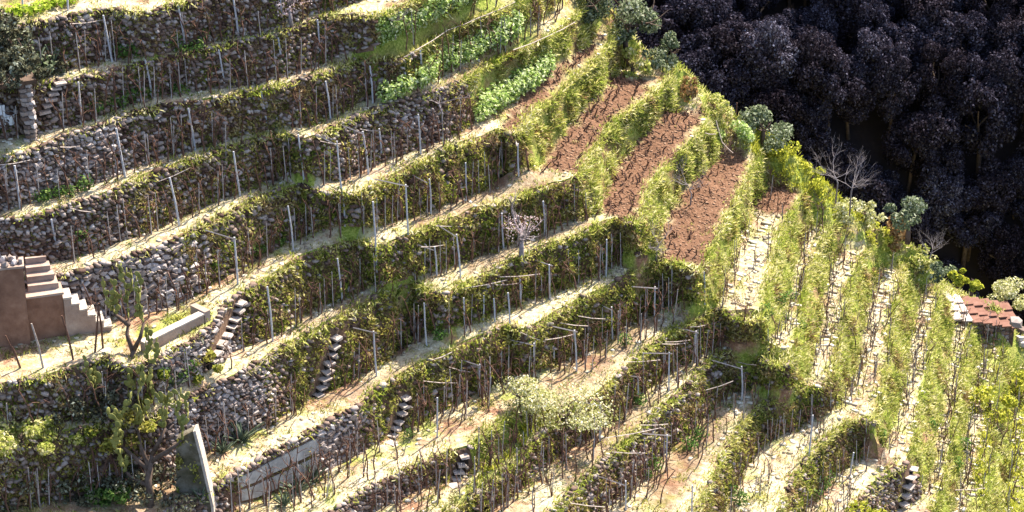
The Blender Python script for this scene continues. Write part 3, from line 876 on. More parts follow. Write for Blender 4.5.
# two long concrete bands set in the wall below
def wall_point(key, px, t, out=0.0):
    R, N2 = LV[key]['R'], LV[key]['N']
    nb = int((R[:, 6] <= max(BANK_X[key], px)).sum())
    i = int(np.abs(R[:, 6] - px).argmin())
    o = np.array([N2[i][0], N2[i][1], 0])
    return R[i, :3] * (1 - t) + R[i, 3:6] * t + o * out, o
for (x0, x1, t0, t1) in ((231, 316, .20, .50), (231, 309, .60, .92)):
    mb = MB()
    xs = np.linspace(x0, x1, 9)
    ring = []
    for x in xs:
        a, o = wall_point('H', x, t0, .12); b, _ = wall_point('H', x, t1, .12)
        ring.append([a, b, b - o * .3, a - o * .3])
    vv = [p for r in ring for p in r]
    ff = [(4 * i + k, 4 * i + 4 + k, 4 * i + 4 + (k + 1) % 4, 4 * i + (k + 1) % 4) for i in range(8) for k in range(4)] + [(3, 2, 1, 0), (32, 33, 34, 35)]
    mb.add(vv, ff)
    obj('concrete_band', mb.mesh('concrete_band', M['concrete']), walls['H'])

# ------------------------------------------------------------------ grass and weeds on the treads
PP, kinds = [], []
lo, hi = (-36, 42), (-24, 42)
cand = 0
pts = []
for k in range(110000):
    x = rnd.uniform(*lo); y = rnd.uniform(*hi)
    h = tin.ray_cast(Vector((x, y, 300)), Vector((0, 0, -1)))
    if h[0] is None or h[1].z < .72: continue
    q = proj(h[0])
    if not (-15 < q[0] < 1040 and -15 < q[1] < 530): continue
    pts.append((h[0].x, h[0].y, h[0].z, q[0], q[1]))
pts = np.array(pts)
sx = np.zeros(len(pts)); gx_ = np.zeros(len(pts))
for p in HALF: sx[in_poly(pts[:, 3], pts[:, 4], p)] = .45
for p in SOIL: sx[in_poly(pts[:, 3], pts[:, 4], p)] = .93
for p in GREEN: gx_[in_poly(pts[:, 3], pts[:, 4], p)] = 1
cl = np.array([noise.noise(Vector((p[0] * .55, p[1] * .55, 2))) for p in pts])
keep = nrs.uniform(0, 1, len(pts)) < np.clip((.46 + cl * 1.1 + gx_ * .8 + ((pts[:, 3] > 705) & (pts[:, 3] < 985)) * .04) * (1 - sx), 0, 1)
pts = pts[keep]; gx_ = gx_[keep]
rep = 6
P = np.repeat(pts[:, :3], rep, 0)
P[:, :2] += nrs.normal(0, .10, (len(P), 2))
G = np.repeat(gx_, rep)
up = np.tile([0, 0, 1.0], (len(P), 1))
h = nrs.uniform(.05, .20, len(P)) * (1 + G * .6)
YL = [[(742, 126), (775, 134), (805, 158), (835, 190), (830, 215), (800, 190), (770, 168), (745, 150)], [(960, 400), (1030, 370), (1030, 520), (980, 520)], [(500, 470), (545, 425), (556, 405), (546, 400), (470, 485)]]
qx, qy = proj_np(P)
ye = np.zeros(len(P), bool)
for p in YL: ye |= in_poly(qx, qy, p)
Pg, ug, hg = P[~ye], up[~ye], h[~ye]
hue = np.array([noise.noise(Vector((p[0] * 1.3, p[1] * 1.3, 8))) for p in Pg]) + nrs.uniform(-.18, .18, len(Pg))
for nm_, mt_, sel, sc_ in (('grass', 'tread_grass', (hue > -.12) & (hue < .16), 1.0), ('weeds', 'ivy', hue >= .16, 1.15), ('dry_litter', 'dry_grass', hue <= -.12, .8)):
    stuff(nm_, [blade_arrays(Pg[sel], ug[sel], hg[sel] * sc_, nrs.uniform(.02, .05, sel.sum()), .8 if nm_ != 'dry_litter' else 1.6)], M[mt_])
stuff('yellow_grass', [blade_arrays(P[ye], up[ye], h[ye] * 1.3, nrs.uniform(.03, .06, ye.sum()), .7)], M['yellow_grass'])

# ------------------------------------------------------------------ posts
TN = dict(A='topmost terrace', B='second terrace down', C='third terrace down', D='fourth terrace down', E='fifth terrace down', F='sixth terrace down',
          G='seventh terrace down', H='eighth terrace down', Q='short bottom terrace', I='terrace below the blossoming bush', J='terrace with the dark rounded corner',
          K='terrace below the left dark hedge patch', L='terrace below the right dark hedge patch', M='terrace by the bottom right stone steps',
          N='steep right hand strip', O='strip nearest the stone hut', P='strip at the right edge')
foot_all = np.concatenate([np.c_[L['R'][:, 3:6], np.full(len(L['R']), i)] for i, L in enumerate(LV.values())])
crest_all = np.concatenate([np.c_[L['R'][:, 0:3], np.full(len(L['R']), i)] for i, L in enumerate(LV.values())])
KEYS = list(LV)
def terrace_of(p):
    d = (foot_all[:, 0] - p[0]) ** 2 + (foot_all[:, 1] - p[1]) ** 2 + 2.5 * (foot_all[:, 2] - p[2]) ** 2
    return KEYS[int(foot_all[d.argmin(), 3])]
POSTS = [(113,62,107,18,0),(24,14,24,-6,0),(68,10,68,-6,0),(42,74,36,53,0),(186,48,181,8,0),(153,98,148,62,0),(82,124,82,84,0),(21,209,19,167,0),(126,177,120,130,0),
 (196,150,191,110,0),(180,226,173,179,0),(59,258,55,220,0),(239,37,235,-3,0),(282,25,281,-8,0),(226,87,221,52,0),(284,75,280,40,0),(321,58,319,22,0),(331,119,327,83,0),
 (373,103,371,68,0),(375,42,373,15,0),(268,130,263,93,0),(241,196,236,153,0),(304,176,300,136,0),(343,199,339,143,1),(369,174,364,133,1),(382,160,380,130,0),
 (238,284,237,238,1),(294,251,290,207,0),(345,225,344,196,0),(377,275,375,203,0),(343,301,339,259,0),(273,341,270,287,0),(377,376,375,331,1),(423,82,421,52,0),
 (421,154,419,116,0),(467,200,466,164,0),(409,245,407,186,1),(431,214,430,180,1),(519,176,518,145,1),(405,273,404,236,0),(461,279,457,235,1),(437,276,435,247,1),
 (504,248,502,214,0),(545,235,543,202,0),(550,299,549,265,1),(521,306,520,279,0),(508,302,507,285,1),(427,346,425,303,0),(466,331,464,298,0),(510,326,508,293,0),
 (480,396,480,364,1),(535,378,534,343,1),(555,366,554,348,1),(577,371,574,330,1),(437,437,438,397,0),(600,441,600,402,1),(606,276,606,240,0),(655,322,654,287,1),
 (705,299,703,272,0),(613,339,611,307,1),(695,362,695,331,1),(669,391,668,352,1),(638,402,637,376,1),(742,401,740,366,1),(666,471,666,434,1),(626,510,625,480,1),
 (692,520,691,484,0),(808,461,810,414,0),(850,476,852,452,0),(483,320,484,296,0),(495,322,494,299,0)]
pinfo = []
for (bx, by, tx, ty, cb) in POSTS:
    b = ground(bx, by)
    if proj(b)[2] > 160: continue
    pinfo.append((terrace_of(b), b, bx, by, tx, ty, cb))
by_t = {}
for q in pinfo: by_t.setdefault(q[0], []).append(q)
for key, lst in by_t.items():
    lst.sort(key=lambda q: q[2])
    for i, (k, b, bx, by, tx, ty, cb) in enumerate(lst):
        m = ppm(b)
        hgt = (by - ty) / (m * math.cos(DEP)) + .03
        leanx = (tx - bx) / m
        if len(lst) == 1: lab = "grey trellis post standing alone on the %s" % TN[key]
        else: lab = "grey post, %s from left on the %s" % (ordw(i), TN[key])
        if cb: lab += ", carrying a crossbar"
        t = empty('trellis_post', b)
        tag(t, lab, 'post', 'grey trellis posts along the terraces')
        mb = MB()
        r = rnd.uniform(.042, .052)
        mid = Vector((leanx * .5 + rnd.uniform(-.03, .03), rnd.uniform(-.03, .03), hgt * .5))
        mb.tube([(0, 0, -.3), mid, (leanx, 0, hgt)], [r * 1.1, r, r * .9], 4)
        obj('post', mb.mesh('post', M['post']), t)
        if cb:
            N2 = LV[key]['N']; i0 = int(((LV[key]['R'][:, 3] - b.x) ** 2 + (LV[key]['R'][:, 4] - b.y) ** 2).argmin())
            o = Vector((-N2[i0][0], -N2[i0][1], 0))
            tg = Vector((o.y, -o.x, 0))
            mb = MB()
            top = Vector((leanx, 0, hgt - .05))
            mb.tube([top - o * .15 - tg * rnd.uniform(-.1, .3), top + o * rnd.uniform(.9, 1.4) - tg * rnd.uniform(.2, .9) + Vector((0, 0, rnd.uniform(-.05, .2)))], .034, 4)
            obj('crossbar', mb.mesh('crossbar', M['pole']), t)
        # tie wire collar
# long pale poles lying across the tops of the posts and along crests
POLES = [(0,165,30,160),(157,182,190,168),(70,24,103,20),(70,208,91,212),(60,147,80,146),(360,129,378,131),(320,141,341,144),(436,226,482,226),(421,247,444,245),(465,288,507,280),(500,277,540,274),
         (496,285,520,283),(520,332,545,342),(512,345,536,341),(432,360,452,352),(423,381,457,383),(449,367,470,372),(578,316,605,319),(560,323,588,326),(545,340,575,334),(363,473,400,464),
         (620,362,660,360),(662,344,688,343),(690,327,706,325),(706,390,733,381),(738,362,756,365),(605,438,660,428),(612,452,645,453),(570,503,605,507),(640,425,668,424),(665,342,690,340),(955,490,985,488),
         (404,57,416,50),(416,50,448,30),(448,30,478,18),(478,18,515,2),(513,50,548,36),(548,36,575,22),(705,133,716,134),(716,120,722,142),(722,142,733,153)]
def crest_near(px, py):
    qx, qy = proj_np(crest_all[:, :3])
    i = int(((qx - px) ** 2 + (qy - py) ** 2).argmin())
    return Vector(crest_all[i, :3]), KEYS[int(crest_all[i, 3])]
cnt = {}
pl = []
for (x0, y0, x1, y1) in POLES:
    c, k = crest_near((x0 + x1) / 2, (y0 + y1) / 2)
    z = c.z + .12 if k not in 'Q' else c.z + .2
    # stand the pole at the depth of the nearest crest, a little in front of it
    pts2 = []
    for (x, y) in ((x0, y0), (x1, y1)):
        d = ray(x, y)
        cc, _ = crest_near(x, y)
        nrm = Vector((CF.x, CF.y, 0)).normalized()
        tt = ((cc - CAM).dot(nrm) - .45) / d.dot(nrm)
        pts2.append(CAM + d * tt)
    if (pts2[0] - pts2[1]).length > 4.5: continue
    pl.append((k, x0, pts2))
pl.sort(key=lambda a: (a[0], a[1]))
for k in KEYS:
    sub = [a for a in pl if a[0] == k]
    for i, (k_, x0, p2) in enumerate(sub):
        mb = MB()
        c = (p2[0] + p2[1]) / 2
        L_ = [p2[0] - c, Vector((0, 0, -.04)), p2[1] - c]
        mb.tube(L_, .022, 4)
        o = obj('trellis_pole', mb.mesh('trellis_pole', M['pole']), None, c)
        tag(o, "thin pole, %s from left on the wall of the %s" % (ordw(i), TN[k]), 'pole', 'thin trellis poles')
# ------------------------------------------------------------------ bare vines
def vine_mesh(seed, big):
    r = random.Random(seed)
    mb = MB()
    h = r.uniform(1.1, 1.9) if big else r.uniform(.22, .42)
    p = Vector((0, 0, -.15)); pts = [p.copy()]; d = Vector((r.uniform(-.22, .22), r.uniform(-.12, .12), 1))
    nseg = 6
    for i in range(nseg):
        d += Vector((r.uniform(-.28, .28), r.uniform(-.28, .28), 0)) * (1 if i < 5 else .5); d.z = 1
        p = p + d * (h + .15) / nseg
        pts.append(p.copy())
    r0 = .036 if big else .05
    mb.tube(pts, [r0 * (1 - .45 * i / nseg) * r.uniform(.85, 1.2) for i in range(nseg + 1)], 5)
    tr = mb.mesh('trunk', M['vine'])
    mb2 = MB()
    for j in range(r.randint(2, 4) if big else 3):
        s = pts[r.randint(3, nseg)]
        if j == 0: mb2.tube([pts[3], pts[4], pts[5], pts[6]], .014, 3, False)
        an = r.uniform(0, 6.28)
        q = [s, s + Vector((math.cos(an) * .18, math.sin(an) * .18, r.uniform(.05, .22))), s + Vector((math.cos(an) * .45, math.sin(an) * .35, r.uniform(-.05, .35)))]
        if not big: q = [s + (x - s) * .28 for x in q]
        mb2.tube(q, [.016, .013, .008], 3, False)
    return tr, mb2.mesh('canes', M['vine'])
VINES = [vine_mesh(100 + i, True) for i in range(10)]
STUMPS = [vine_mesh(200 + i, False) for i in range(5)]
mbs = MB(); mbs.tube([(0, 0, -.2), (.015, 0, .9), (0, 0, 1.85)], [.026, .024, .02], 4)
STAKE = mbs.mesh('stake', M['stake'])
cands = []
for key, L in LV.items():
    R, N2 = L['R'], L['N']
    seg = np.linalg.norm(np.diff(R[:, 3:6], axis=0), axis=1)
    cum = np.r_[0, np.cumsum(seg)]
    s = rnd.uniform(0, .5)
    while s < cum[-1]:
        i = min(max(int(np.searchsorted(cum, s)) - 1, 0), len(R) - 2)
        bank = R[i, 6] > BANK_X[key]
        out = rnd.uniform(.15, .65) if not bank else rnd.uniform(.25, .6)
        x = R[i, 3] + N2[i][0] * out; y = R[i, 4] + N2[i][1] * out
        s += rnd.uniform(.15, .48) if not bank else rnd.uniform(.3, .7)
        z = hz(x, y)
        if abs(z - R[i, 5]) > .9: continue
        q = proj((x, y, z))
        if not (2 < q[0] < 1022 and 2 < q[1] < 520): continue
        if near_stair(q[0], q[1] - 14, 13.0) or near_stair(q[0], q[1] - 30, 9.0) or near_stair(q[0], q[1], 9.0): continue
        soilrow = bank and key in 'DEFGH' and q[1] < 262
        cands.append((key, Vector((x, y, z)), q[0], q[1], soilrow))
        if soilrow:
            for o2 in ((.8, 1.45) if rnd.random() < .62 else ()):
                x = R[i, 3] + N2[i][0] * (o2 + rnd.uniform(-.06, .06)); y = R[i, 4] + N2[i][1] * (o2 + rnd.uniform(-.06, .06)); z = hz(x, y)
                q = proj((x, y, z))
                if any(in_poly(np.array([q[0]]), np.array([q[1]]), pl_)[0] for pl_ in SOIL): cands.append((key, Vector((x, y, z)), q[0], q[1], True))
# second row on the soil strips and rows further out on the lower treads
for poly in SOIL:
    xs = [p[0] for p in poly]; ys = [p[1] for p in poly]
    for k in range(6):
        px, py = rnd.uniform(min(xs), max(xs)), rnd.uniform(min(ys), max(ys))
        if in_poly(np.array([px]), np.array([py]), poly)[0]:
            b = ground(px, py)
            cands.append((terrace_of(b), b, px, py, True))
for key in 'HIJKLMNQ':
    R, N2 = LV[key]['R'], LV[key]['N']
    for i in range(2, len(R) - 2):
        for o in [rnd.uniform(.5, 2.0) for _ in range(rnd.randint(0, 2))]:
            x = R[i, 3] + N2[i][0] * o; y = R[i, 4] + N2[i][1] * o
            z = hz(x, y)
            if abs(z - R[i, 5]) > .5: continue
            q = proj((x, y, z))
            if 2 < q[0] < 1022 and 2 < q[1] < 520: cands.append((key, Vector((x, y, z)), q[0], q[1], False))
cands = [c for c in cands if c[2] > 70 or c[3] < 255 or c[3] > 430]
cands.sort(key=lambda c: -(c[3] + (0 if not c[4] else -300) + rnd.uniform(0, 500)))
indiv, rest = cands[:298], cands[298:]
indiv.sort(key=lambda c: (KEYS.index(c[0]), c[2]))
ctr = {}
for (key, p, px, py, st) in indiv:
    kk = (key, st)
    i = ctr.get(kk, 0); ctr[kk] = i + 1
    tr, cn = (STUMPS[rnd.randrange(5)] if st else VINES[rnd.randrange(10)])
    t = empty('grapevine', p, rnd.uniform(0, 6.28), rnd.uniform(.85, 1.15) * (.72 if px > 715 else 1))
    tag(t, ("short vine stump, %s from left in brown soil, %s" if st else "bare grapevine, %s from left along the %s") % (ordw(i), TN[key]), 'grapevine', 'bare grapevines along the terraces')
    obj('trunk', tr, t); obj('canes', cn, t)
    if not st and rnd.random() < .45: obj('stake', STAKE, t, (.06, .04, 0), (rnd.uniform(-.07, .07), rnd.uniform(-.07, .07), 0), (1, 1, rnd.uniform(.8, 1.15)))
arrs = {}
for me_, sel in [(m_, k_) for k_ in (0, 1) for m_ in (0,)]: pass
vv, ff, b0 = [], [], 0
def me_np(me):
    V = np.array([v.co[:] for v in me.vertices]); F = [tuple(p.vertices) for p in me.polygons]
    F = np.array([f for f in F if len(f) == 4])
    return V, F
VN = [(me_np(a), me_np(b)) for a, b in VINES]; SN = [(me_np(a), me_np(b)) for a, b in STUMPS]
for (key, p, px, py, st) in rest:
    a = (SN if st else VN)[rnd.randrange(5)]
    an = rnd.uniform(0, 6.28); c, s = math.cos(an), math.sin(an); sc_ = rnd.uniform(.85, 1.15) * (.72 if px > 715 else 1)
    for V, F in a:
        W_ = np.c_[V[:, 0] * c - V[:, 1] * s, V[:, 0] * s + V[:, 1] * c, V[:, 2]] * sc_ + np.array(p)
        vv.append(W_); ff.append(F + b0); b0 += len(V)
mbs = MB()
for (key, p, px, py, st) in rest:
    if st or rnd.random() > .4: continue
    hs_ = rnd.uniform(1.4, 2.0) * (.75 if px > 715 else 1)
    mbs.tube([p + Vector((0, 0, -.2)), p + Vector((rnd.uniform(-.1, .1), rnd.uniform(-.1, .1), hs_))], [.026, .02], 4, False)
o = obj('vine_stakes', mbs.mesh('vine_stakes', M['stake'])); o['kind'] = 'stuff'
if vv:
    o = obj('grapevines', mesh_np('grapevines', np.concatenate(vv), np.concatenate(ff), M['vine'])); o['kind'] = 'stuff'
print("vines", len(indiv), len(rest))

# ------------------------------------------------------------------ bean plants and other crops
def leafy(name, mat, seed, h, r, n, size, stemmat='shrub'):
    rs = np.random.RandomState(seed)
    u = rs.normal(size=(n, 3)); u /= np.linalg.norm(u, axis=1)[:, None]
    rad = rs.uniform(.35, 1, n) ** .6
    lob = 1 + .25 * np.sin(u[:, 0] * 4 + seed) * np.cos(u[:, 1] * 5)
    P = u * (rad * lob)[:, None] * [r, r, h * .5] + [0, 0, h * .52]
    V, F = leaf_arrays(P, u * .6 + [0, 0, .5], rs.uniform(size * .7, size * 1.3, n), .7, .55)
    return mesh_np(name, V, F, M[mat])
def stem_mesh(h, mat='shrub'):
    mb = MB()
    for k in range(3):
        a = k * 2.1
        mb.tube([(0, 0, -.05), (math.cos(a) * .05, math.sin(a) * .05, h * .5), (math.cos(a) * .14, math.sin(a) * .14, h * .85)], [.02, .015, .01], 3, False)
    return mb.mesh('stem', M[mat])
BEANS = [leafy('leaves', 'bean', 300 + i, .85, .36, 150, .075) for i in range(5)]
BSTEM = stem_mesh(.8)
ROWS = [('upper bean row', (382,46), (472,2), 17), ('middle bean row', (424,82), (516,38), 20), ('lower bean row', (480,122), (547,78), 16), ('short bean row left of the lower one', (386,102), (424,86), 7)]
for (rn, a, b, n) in ROWS:
    for i in range(n):
        f = i / (n - 1)
        for side in (0, 1):
            px = a[0] + (b[0] - a[0]) * f + rnd.uniform(-2, 2); py = a[1] + (b[1] - a[1]) * f - side * 9 + rnd.uniform(-1.5, 1.5)
            if side and rn.startswith('short'): continue
            p = ground(px, py)
            t = empty('bean_plant', p, rnd.uniform(0, 6.28), rnd.uniform(.95, 1.35))
            tag(t, "bean plant, %s from left in the %s of the %s" % (ordw(i), 'back line' if side else 'front line', rn) if not rn.startswith('short') else "bean plant, %s from left in the %s" % (ordw(i), rn), 'bean plant', 'bean plants in rows')
            obj('leaves', BEANS[rnd.randrange(5)], t); obj('stem', BSTEM, t)
LETT = [leafy('leaves', 'lettuce', 330 + i, .45, .34, 90, .085) for i in range(3)]
for i, (px, py) in enumerate([(6,17),(14,18),(19,15),(33,14),(40,11),(48,9),(52,5),(60,6),(66,4),(73,3)]):
    p = ground(px, py)
    o = obj('lettuce', LETT[i % 3], None, p, (0, 0, rnd.uniform(0, 6)), rnd.uniform(.9, 1.3))
    tag(o, "bright yellow-green leafy vegetable, %s from left above the topmost wall" % ordw(i), 'vegetable', 'leafy vegetables at upper left')
WEED = [leafy('leaves', 'shrub', 350 + i, .6, .38, 110, .07) for i in range(4)]
WSTEM = stem_mesh(.5)
WL = [('C' , [(96,113),(104,109),(112,106),(120,107),(128,101),(134,97),(146,95),(152,94),(160,95),(172,93),(178,94),(186,92)]),
      ('B', [(122,57),(128,56),(133,57),(165,44),(174,44),(183,55),(197,53),(203,40)]), ('D', [(40,202),(48,200),(60,197),(70,196),(80,240),(86,190)]),
      ('G', [(170,385),(176,378),(182,381),(188,372),(163,376)]), ('E', [(255,255),(262,252),(280,246),(500,170),(215,268)]), ('H', [(410,437),(440,340),(530,345),(625,345),(683,360)]),
      ('I', [(640,405),(655,470),(648,478),(690,450),(700,440),(740,505),(730,495),(815,500),(830,480),(822,490)]), ('N', [(780,305),(790,300),(785,320),(800,330),(765,318),(880,440),(955,470),(965,450),(930,430)])]
wi = 0
WN = dict(C='terrace by the dark shelter', B='edge of the topmost terrace', D='fourth terrace at left', G='ground behind the prickly pear', E='foot of the fifth terrace', H='pale treads in the middle', I='treads at bottom right centre', N='steep strips at the right')
for (k, lst) in WL:
    for i, (px, py) in enumerate(sorted(lst)):
        p = ground(px, py)
        t = empty('weed_bush', p, rnd.uniform(0, 6.28), rnd.uniform(.7, 1.2))
        tag(t, "small green leafy bush, %s from left on the %s" % (ordw(i), WN[k]), 'bush', 'small green bushes on the treads')
        obj('leaves', WEED[rnd.randrange(4)], t); obj('stem', WSTEM, t)

# ------------------------------------------------------------------ trees
def crown_mesh(name, mat, seed, rx, rz, n, size, nclump=9, spread=.75, zc=0.0, jit=1.3):
    rs = np.random.RandomState(seed)
    cs = rs.normal(size=(nclump, 3)); cs /= np.linalg.norm(cs, axis=1)[:, None]
    cs = cs * (rs.uniform(.35, 1, nclump) ** .5)[:, None] * spread
    cr = rs.uniform(.28, .52, nclump) * (1 if nclump < 20 else .62)
    k = rs.randint(0, nclump, n)
    u = rs.normal(size=(n, 3)); u /= np.linalg.norm(u, axis=1)[:, None]
    rad = rs.uniform(.3, 1, n) ** .45
    P = (cs[k] + u * (cr[k] * rad)[:, None]) * [rx, rx, rz] + [0, 0, zc]
    V, F = leaf_arrays(P, u * .8 + [0, 0, .3], rs.uniform(size * .6, size * 1.4, n), jit, .6)
    return mesh_np(name, V, F, M[mat])
def limbs(seed, h, r0, mat, nb=5, spread=.6, depth=3, dense=3, zlift=.55):
    """trunk mesh and branch mesh of a tree"""
    r = random.Random(seed)
    mt, mbb = MB(), MB()
    pts = [Vector((0, 0, -.4)), Vector((r.uniform(-.05, .05) * h, r.uniform(-.05, .05) * h, h * .35)), Vector((r.uniform(-.1, .1) * h, r.uniform(-.1, .1) * h, h * .62))]
    mt.tube(pts, [r0 * 1.25, r0, r0 * .75], 7)
    def grow(p, d, ln, rad, dep):
        q = [p]
        for i in range(3):
            d = (d + Vector((r.uniform(-.35, .35), r.uniform(-.35, .35), r.uniform(-.15, .3)))).normalized()
            q.append(q[-1] + d * ln / 3)
        mbb.tube(q, [rad, rad * .85, rad * .7, rad * .5], 4 if dep > 1 else 3, False)
        if dep > 0:
            for j in range(dense):
                d2 = (d + Vector((r.uniform(-1, 1), r.uniform(-1, 1), r.uniform(-.3, .8))) * .8).normalized()
                grow(q[r.randint(1, 3)], d2, ln * r.uniform(.55, .8), rad * .55, dep - 1)
    for i in range(nb):
        a = i * 6.28 / nb + r.uniform(-.4, .4)
        grow(pts[r.randint(1, 2)].lerp(pts[2], .5), Vector((math.cos(a) * spread, math.sin(a) * spread, zlift)).normalized(), h * r.uniform(.35, .5), r0 * .5, depth)
    return mt.mesh('trunk', M[mat], True), mbb.mesh('branches', M[mat], True)
def tree(name, label, cat, px, py, h, rx, rz, cmat, n, size, seed, tmat='bark', group=None, leafpart='crown', zc=None, depth=1, base=None, nclump=9):
    p = base if base is not None else ground(px, py)
    t = empty(name, p, rnd.uniform(0, 6.28))
    tag(t, label, cat, group)
    tr, br = limbs(seed, h * (.45 if name == 'shrub' else 1), .05 * h ** .7 + .03, tmat, 5, .7, depth, 3)
    obj('trunk', tr, t); obj('branches', br, t)
    if zc is None: zc = h * .72 if name not in ('shrub', 'dark_tree') else (rz * .5 if name == 'shrub' else max(rz * .62, h * .42))
    if name == 'shrub': nclump = 8
    if cmat: obj(leafpart, crown_mesh(leafpart, cmat, seed, rx, rz, n, size, nclump, .75 if name != 'shrub' else 1.0, zc), t)
    return t
RT = 'trees and shrubs on the ridge'
tree('olive_tree', 'grey-green olive tree at the top of the ridge beside the dark valley', 'tree', 628, 62, 3.2, 1.7, 1.5, 'olive', 2600, .09, 1, group=RT)
tree('olive_tree', 'dark leaning olive tree at the top edge left of the ridge top', 'tree', 590, 36, 2.8, 1.2, 1.2, 'olive', 1700, .09, 2, group=RT)
tree('olive_tree', 'taller grey-green olive tree half cut by the top edge', 'tree', 604, 10, 3.4, 1.6, 1.5, 'olive', 2300, .09, 3, group=RT)
tree('shrub', 'yellow-green shrub under the big olive tree on the ridge', 'shrub', 632, 74, 1.2, .9, .8, 'bank_grass', 900, .10, 4, group=RT)
tree('shrub', 'green shrub at the end of the upper middle soil strip', 'shrub', 672, 62, 1.5, .8, .9, 'olive', 800, .09, 5, group=RT)
tree('shrub', 'small rusty shrub on the ridge above the third soil strip', 'shrub', 690, 96, 1.2, .6, .7, 'rust', 500, .08, 6, group=RT)
tree('shrub', 'rounded green bush by the thin stake on the ridge', 'shrub', 735, 140, 1.3, .9, .7, 'bean', 1100, .08, 7, group=RT)
tree('shrub', 'wide dark bush beyond the stake at the valley edge', 'shrub', 762, 140, 2.2, 1.5, 1.1, 'olive', 1900, .09, 8, group=RT)
tree('shrub', 'rust-brown bush at the edge beside the bare grey tree', 'shrub', 893, 240, 2.0, 1.0, .9, 'rust', 1200, .09, 9, group=RT)
tree('shrub', 'grey-green bush topping the rust-brown one at the valley edge', 'shrub', 908, 236, 2.0, 1.0, .7, 'olive', 1000, .09, 10, group=RT, zc=1.3)
tree('shrub', 'pale round bush behind the stone hut at the right edge', 'shrub', 1006, 302, 1.6, 1.3, .9, 'pale_leaf', 2200, .07, 11, group=RT, base=onz(1006, 300, -15.2))
tree('shrub', 'leafy bush below the bare tree on the yellow ridge', 'shrub', 866, 222, 1.6, .9, .8, 'pale_leaf', 800, .08, 12, group=RT)
tree('shrub', 'low green bush just left of the pale hut roof', 'shrub', 938, 274, .6, .6, .4, 'olive', 500, .08, 13, group=RT)
tree('shrub', 'bright yellow flowering bush in front of the hut corner', 'shrub', 1008, 388, 1.0, 1.4, .6, 'yellow_grass', 1500, .09, 14, group='yellow bushes at the right edge')
tree('shrub', 'bright yellow flowering bush low at the right edge', 'shrub', 990, 410, 1.2, 1.4, .7, 'yellow_grass', 1300, .09, 15, group='yellow bushes at the right edge')
tree('shrub', 'yellow bush cut by the bottom edge left of the stone steps', 'shrub', 852, 524, 1.0, 1.7, .6, 'yellow_grass', 1500, .09, 16, group='yellow bushes at the right edge')
tree('shrub', 'yellow-green bush on the dark terrace at the far left', 'shrub', 22, 446, 1.3, 1.2, .7, 'bank_grass', 1500, .08, 17, group='bushes at lower left')
tree('shrub', 'second yellow-green bush right of the far left one, below the path', 'shrub', 60, 438, 1.1, 1.0, .6, 'bank_grass', 1000, .08, 18, group='bushes at lower left')
tree('shrub', 'green bush in the shade at the bottom left of the picture', 'shrub', 110, 500, 1.0, .9, .6, 'shrub', 1000, .09, 19, group='bushes at lower left')
tree('blossom_bush', 'wide pale cream blossoming bush in the lower middle', 'blossom bush', 568, 438, 1.9, 2.3, .95, 'pale_leaf', 3600, .055, 20, zc=1.45, nclump=19)
tree('blossom_bush', 'low pale flowering bush spilling left of the larger cream one', 'blossom bush', 520, 412, 1.2, 1.5, .6, 'pale_leaf', 1900, .06, 21)
tree('almond_tree', 'small pink flowering almond tree among the middle terraces', 'almond tree', 521, 262, 2.2, 1.2, .9, 'pink', 380, .042, 22, tmat='bare_grey', depth=2, zc=1.9)
tree('almond_tree', 'faint pink flowering twiggy tree on the topmost terrace', 'almond tree', 292, 26, 1.6, 1.1, .6, 'pink', 420, .05, 23, tmat='bare_grey', depth=2)
BT = 'bare leafless trees'
for (lab, px, py, h, seed, mt) in [('bare grey tree with many thin twigs between bean rows and posts', 440, 128, 2.4, 31, 'bare_grey'), ('pale bare tree at the left end of the lowest long soil strip', 655, 268, 2.6, 32, 'bare_grey'),
        ('large bare fig tree with dark trunk on the yellow ridge', 822, 222, 2.2, 33, 'bark'), ('silvery bare tree against the dark valley right of the ridge fig', 850, 208, 2.7, 34, 'bare_grey'),
        ('silvery bare tree at the valley edge above the hut', 928, 268, 2.2, 35, 'bare_grey'), ('bare tree with crooked dark trunk on the steep strips', 856, 355, 2.8, 36, 'bark'),
        ('bare tree standing beside the right dark hedge patch', 832, 408, 2.6, 37, 'vine'), ('bare brown tree at the lower right below the hut', 1000, 452, 2.4, 38, 'vine'),
        ('bare twiggy tree above the fourth terrace near the first posts', 395, 38, 1.6, 39, 'bare_grey'), ('bare grey tree on the second long soil strip', 690, 205, 2.0, 40, 'bare_grey'),
        ('silvery bare tree just left of the valley-edge fig', 836, 196, 2.4, 41, 'bare_grey'), ('tall slim bare tree at the foot of the blossoming strip', 742, 330, 2.6, 42, 'vine')]:
    p = ground(px, py)
    t = empty('bare_tree', p, rnd.uniform(0, 6.28)); tag(t, lab, 'bare tree', BT)
    tr, br = limbs(seed, h * .85, .036, mt, 6, 1.0, 3, 3, .45)
    obj('trunk', tr, t); obj('branches', br, t)

# forest across the valley
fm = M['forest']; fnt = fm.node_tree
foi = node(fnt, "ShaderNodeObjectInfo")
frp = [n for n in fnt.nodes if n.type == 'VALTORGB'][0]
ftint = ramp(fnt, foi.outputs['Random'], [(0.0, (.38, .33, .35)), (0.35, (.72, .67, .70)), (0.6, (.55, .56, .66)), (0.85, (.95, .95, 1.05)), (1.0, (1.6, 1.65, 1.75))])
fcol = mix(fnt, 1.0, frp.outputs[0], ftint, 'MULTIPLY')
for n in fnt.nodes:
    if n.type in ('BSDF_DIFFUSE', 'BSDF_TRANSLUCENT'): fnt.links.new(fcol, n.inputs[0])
FT = []
for k in range(5):
    tr, br = limbs(60 + k, 4.2, .14, 'bark', 4, .5, 0, 2)
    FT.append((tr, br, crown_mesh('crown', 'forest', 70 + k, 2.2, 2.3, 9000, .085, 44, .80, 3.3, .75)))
nft = 0
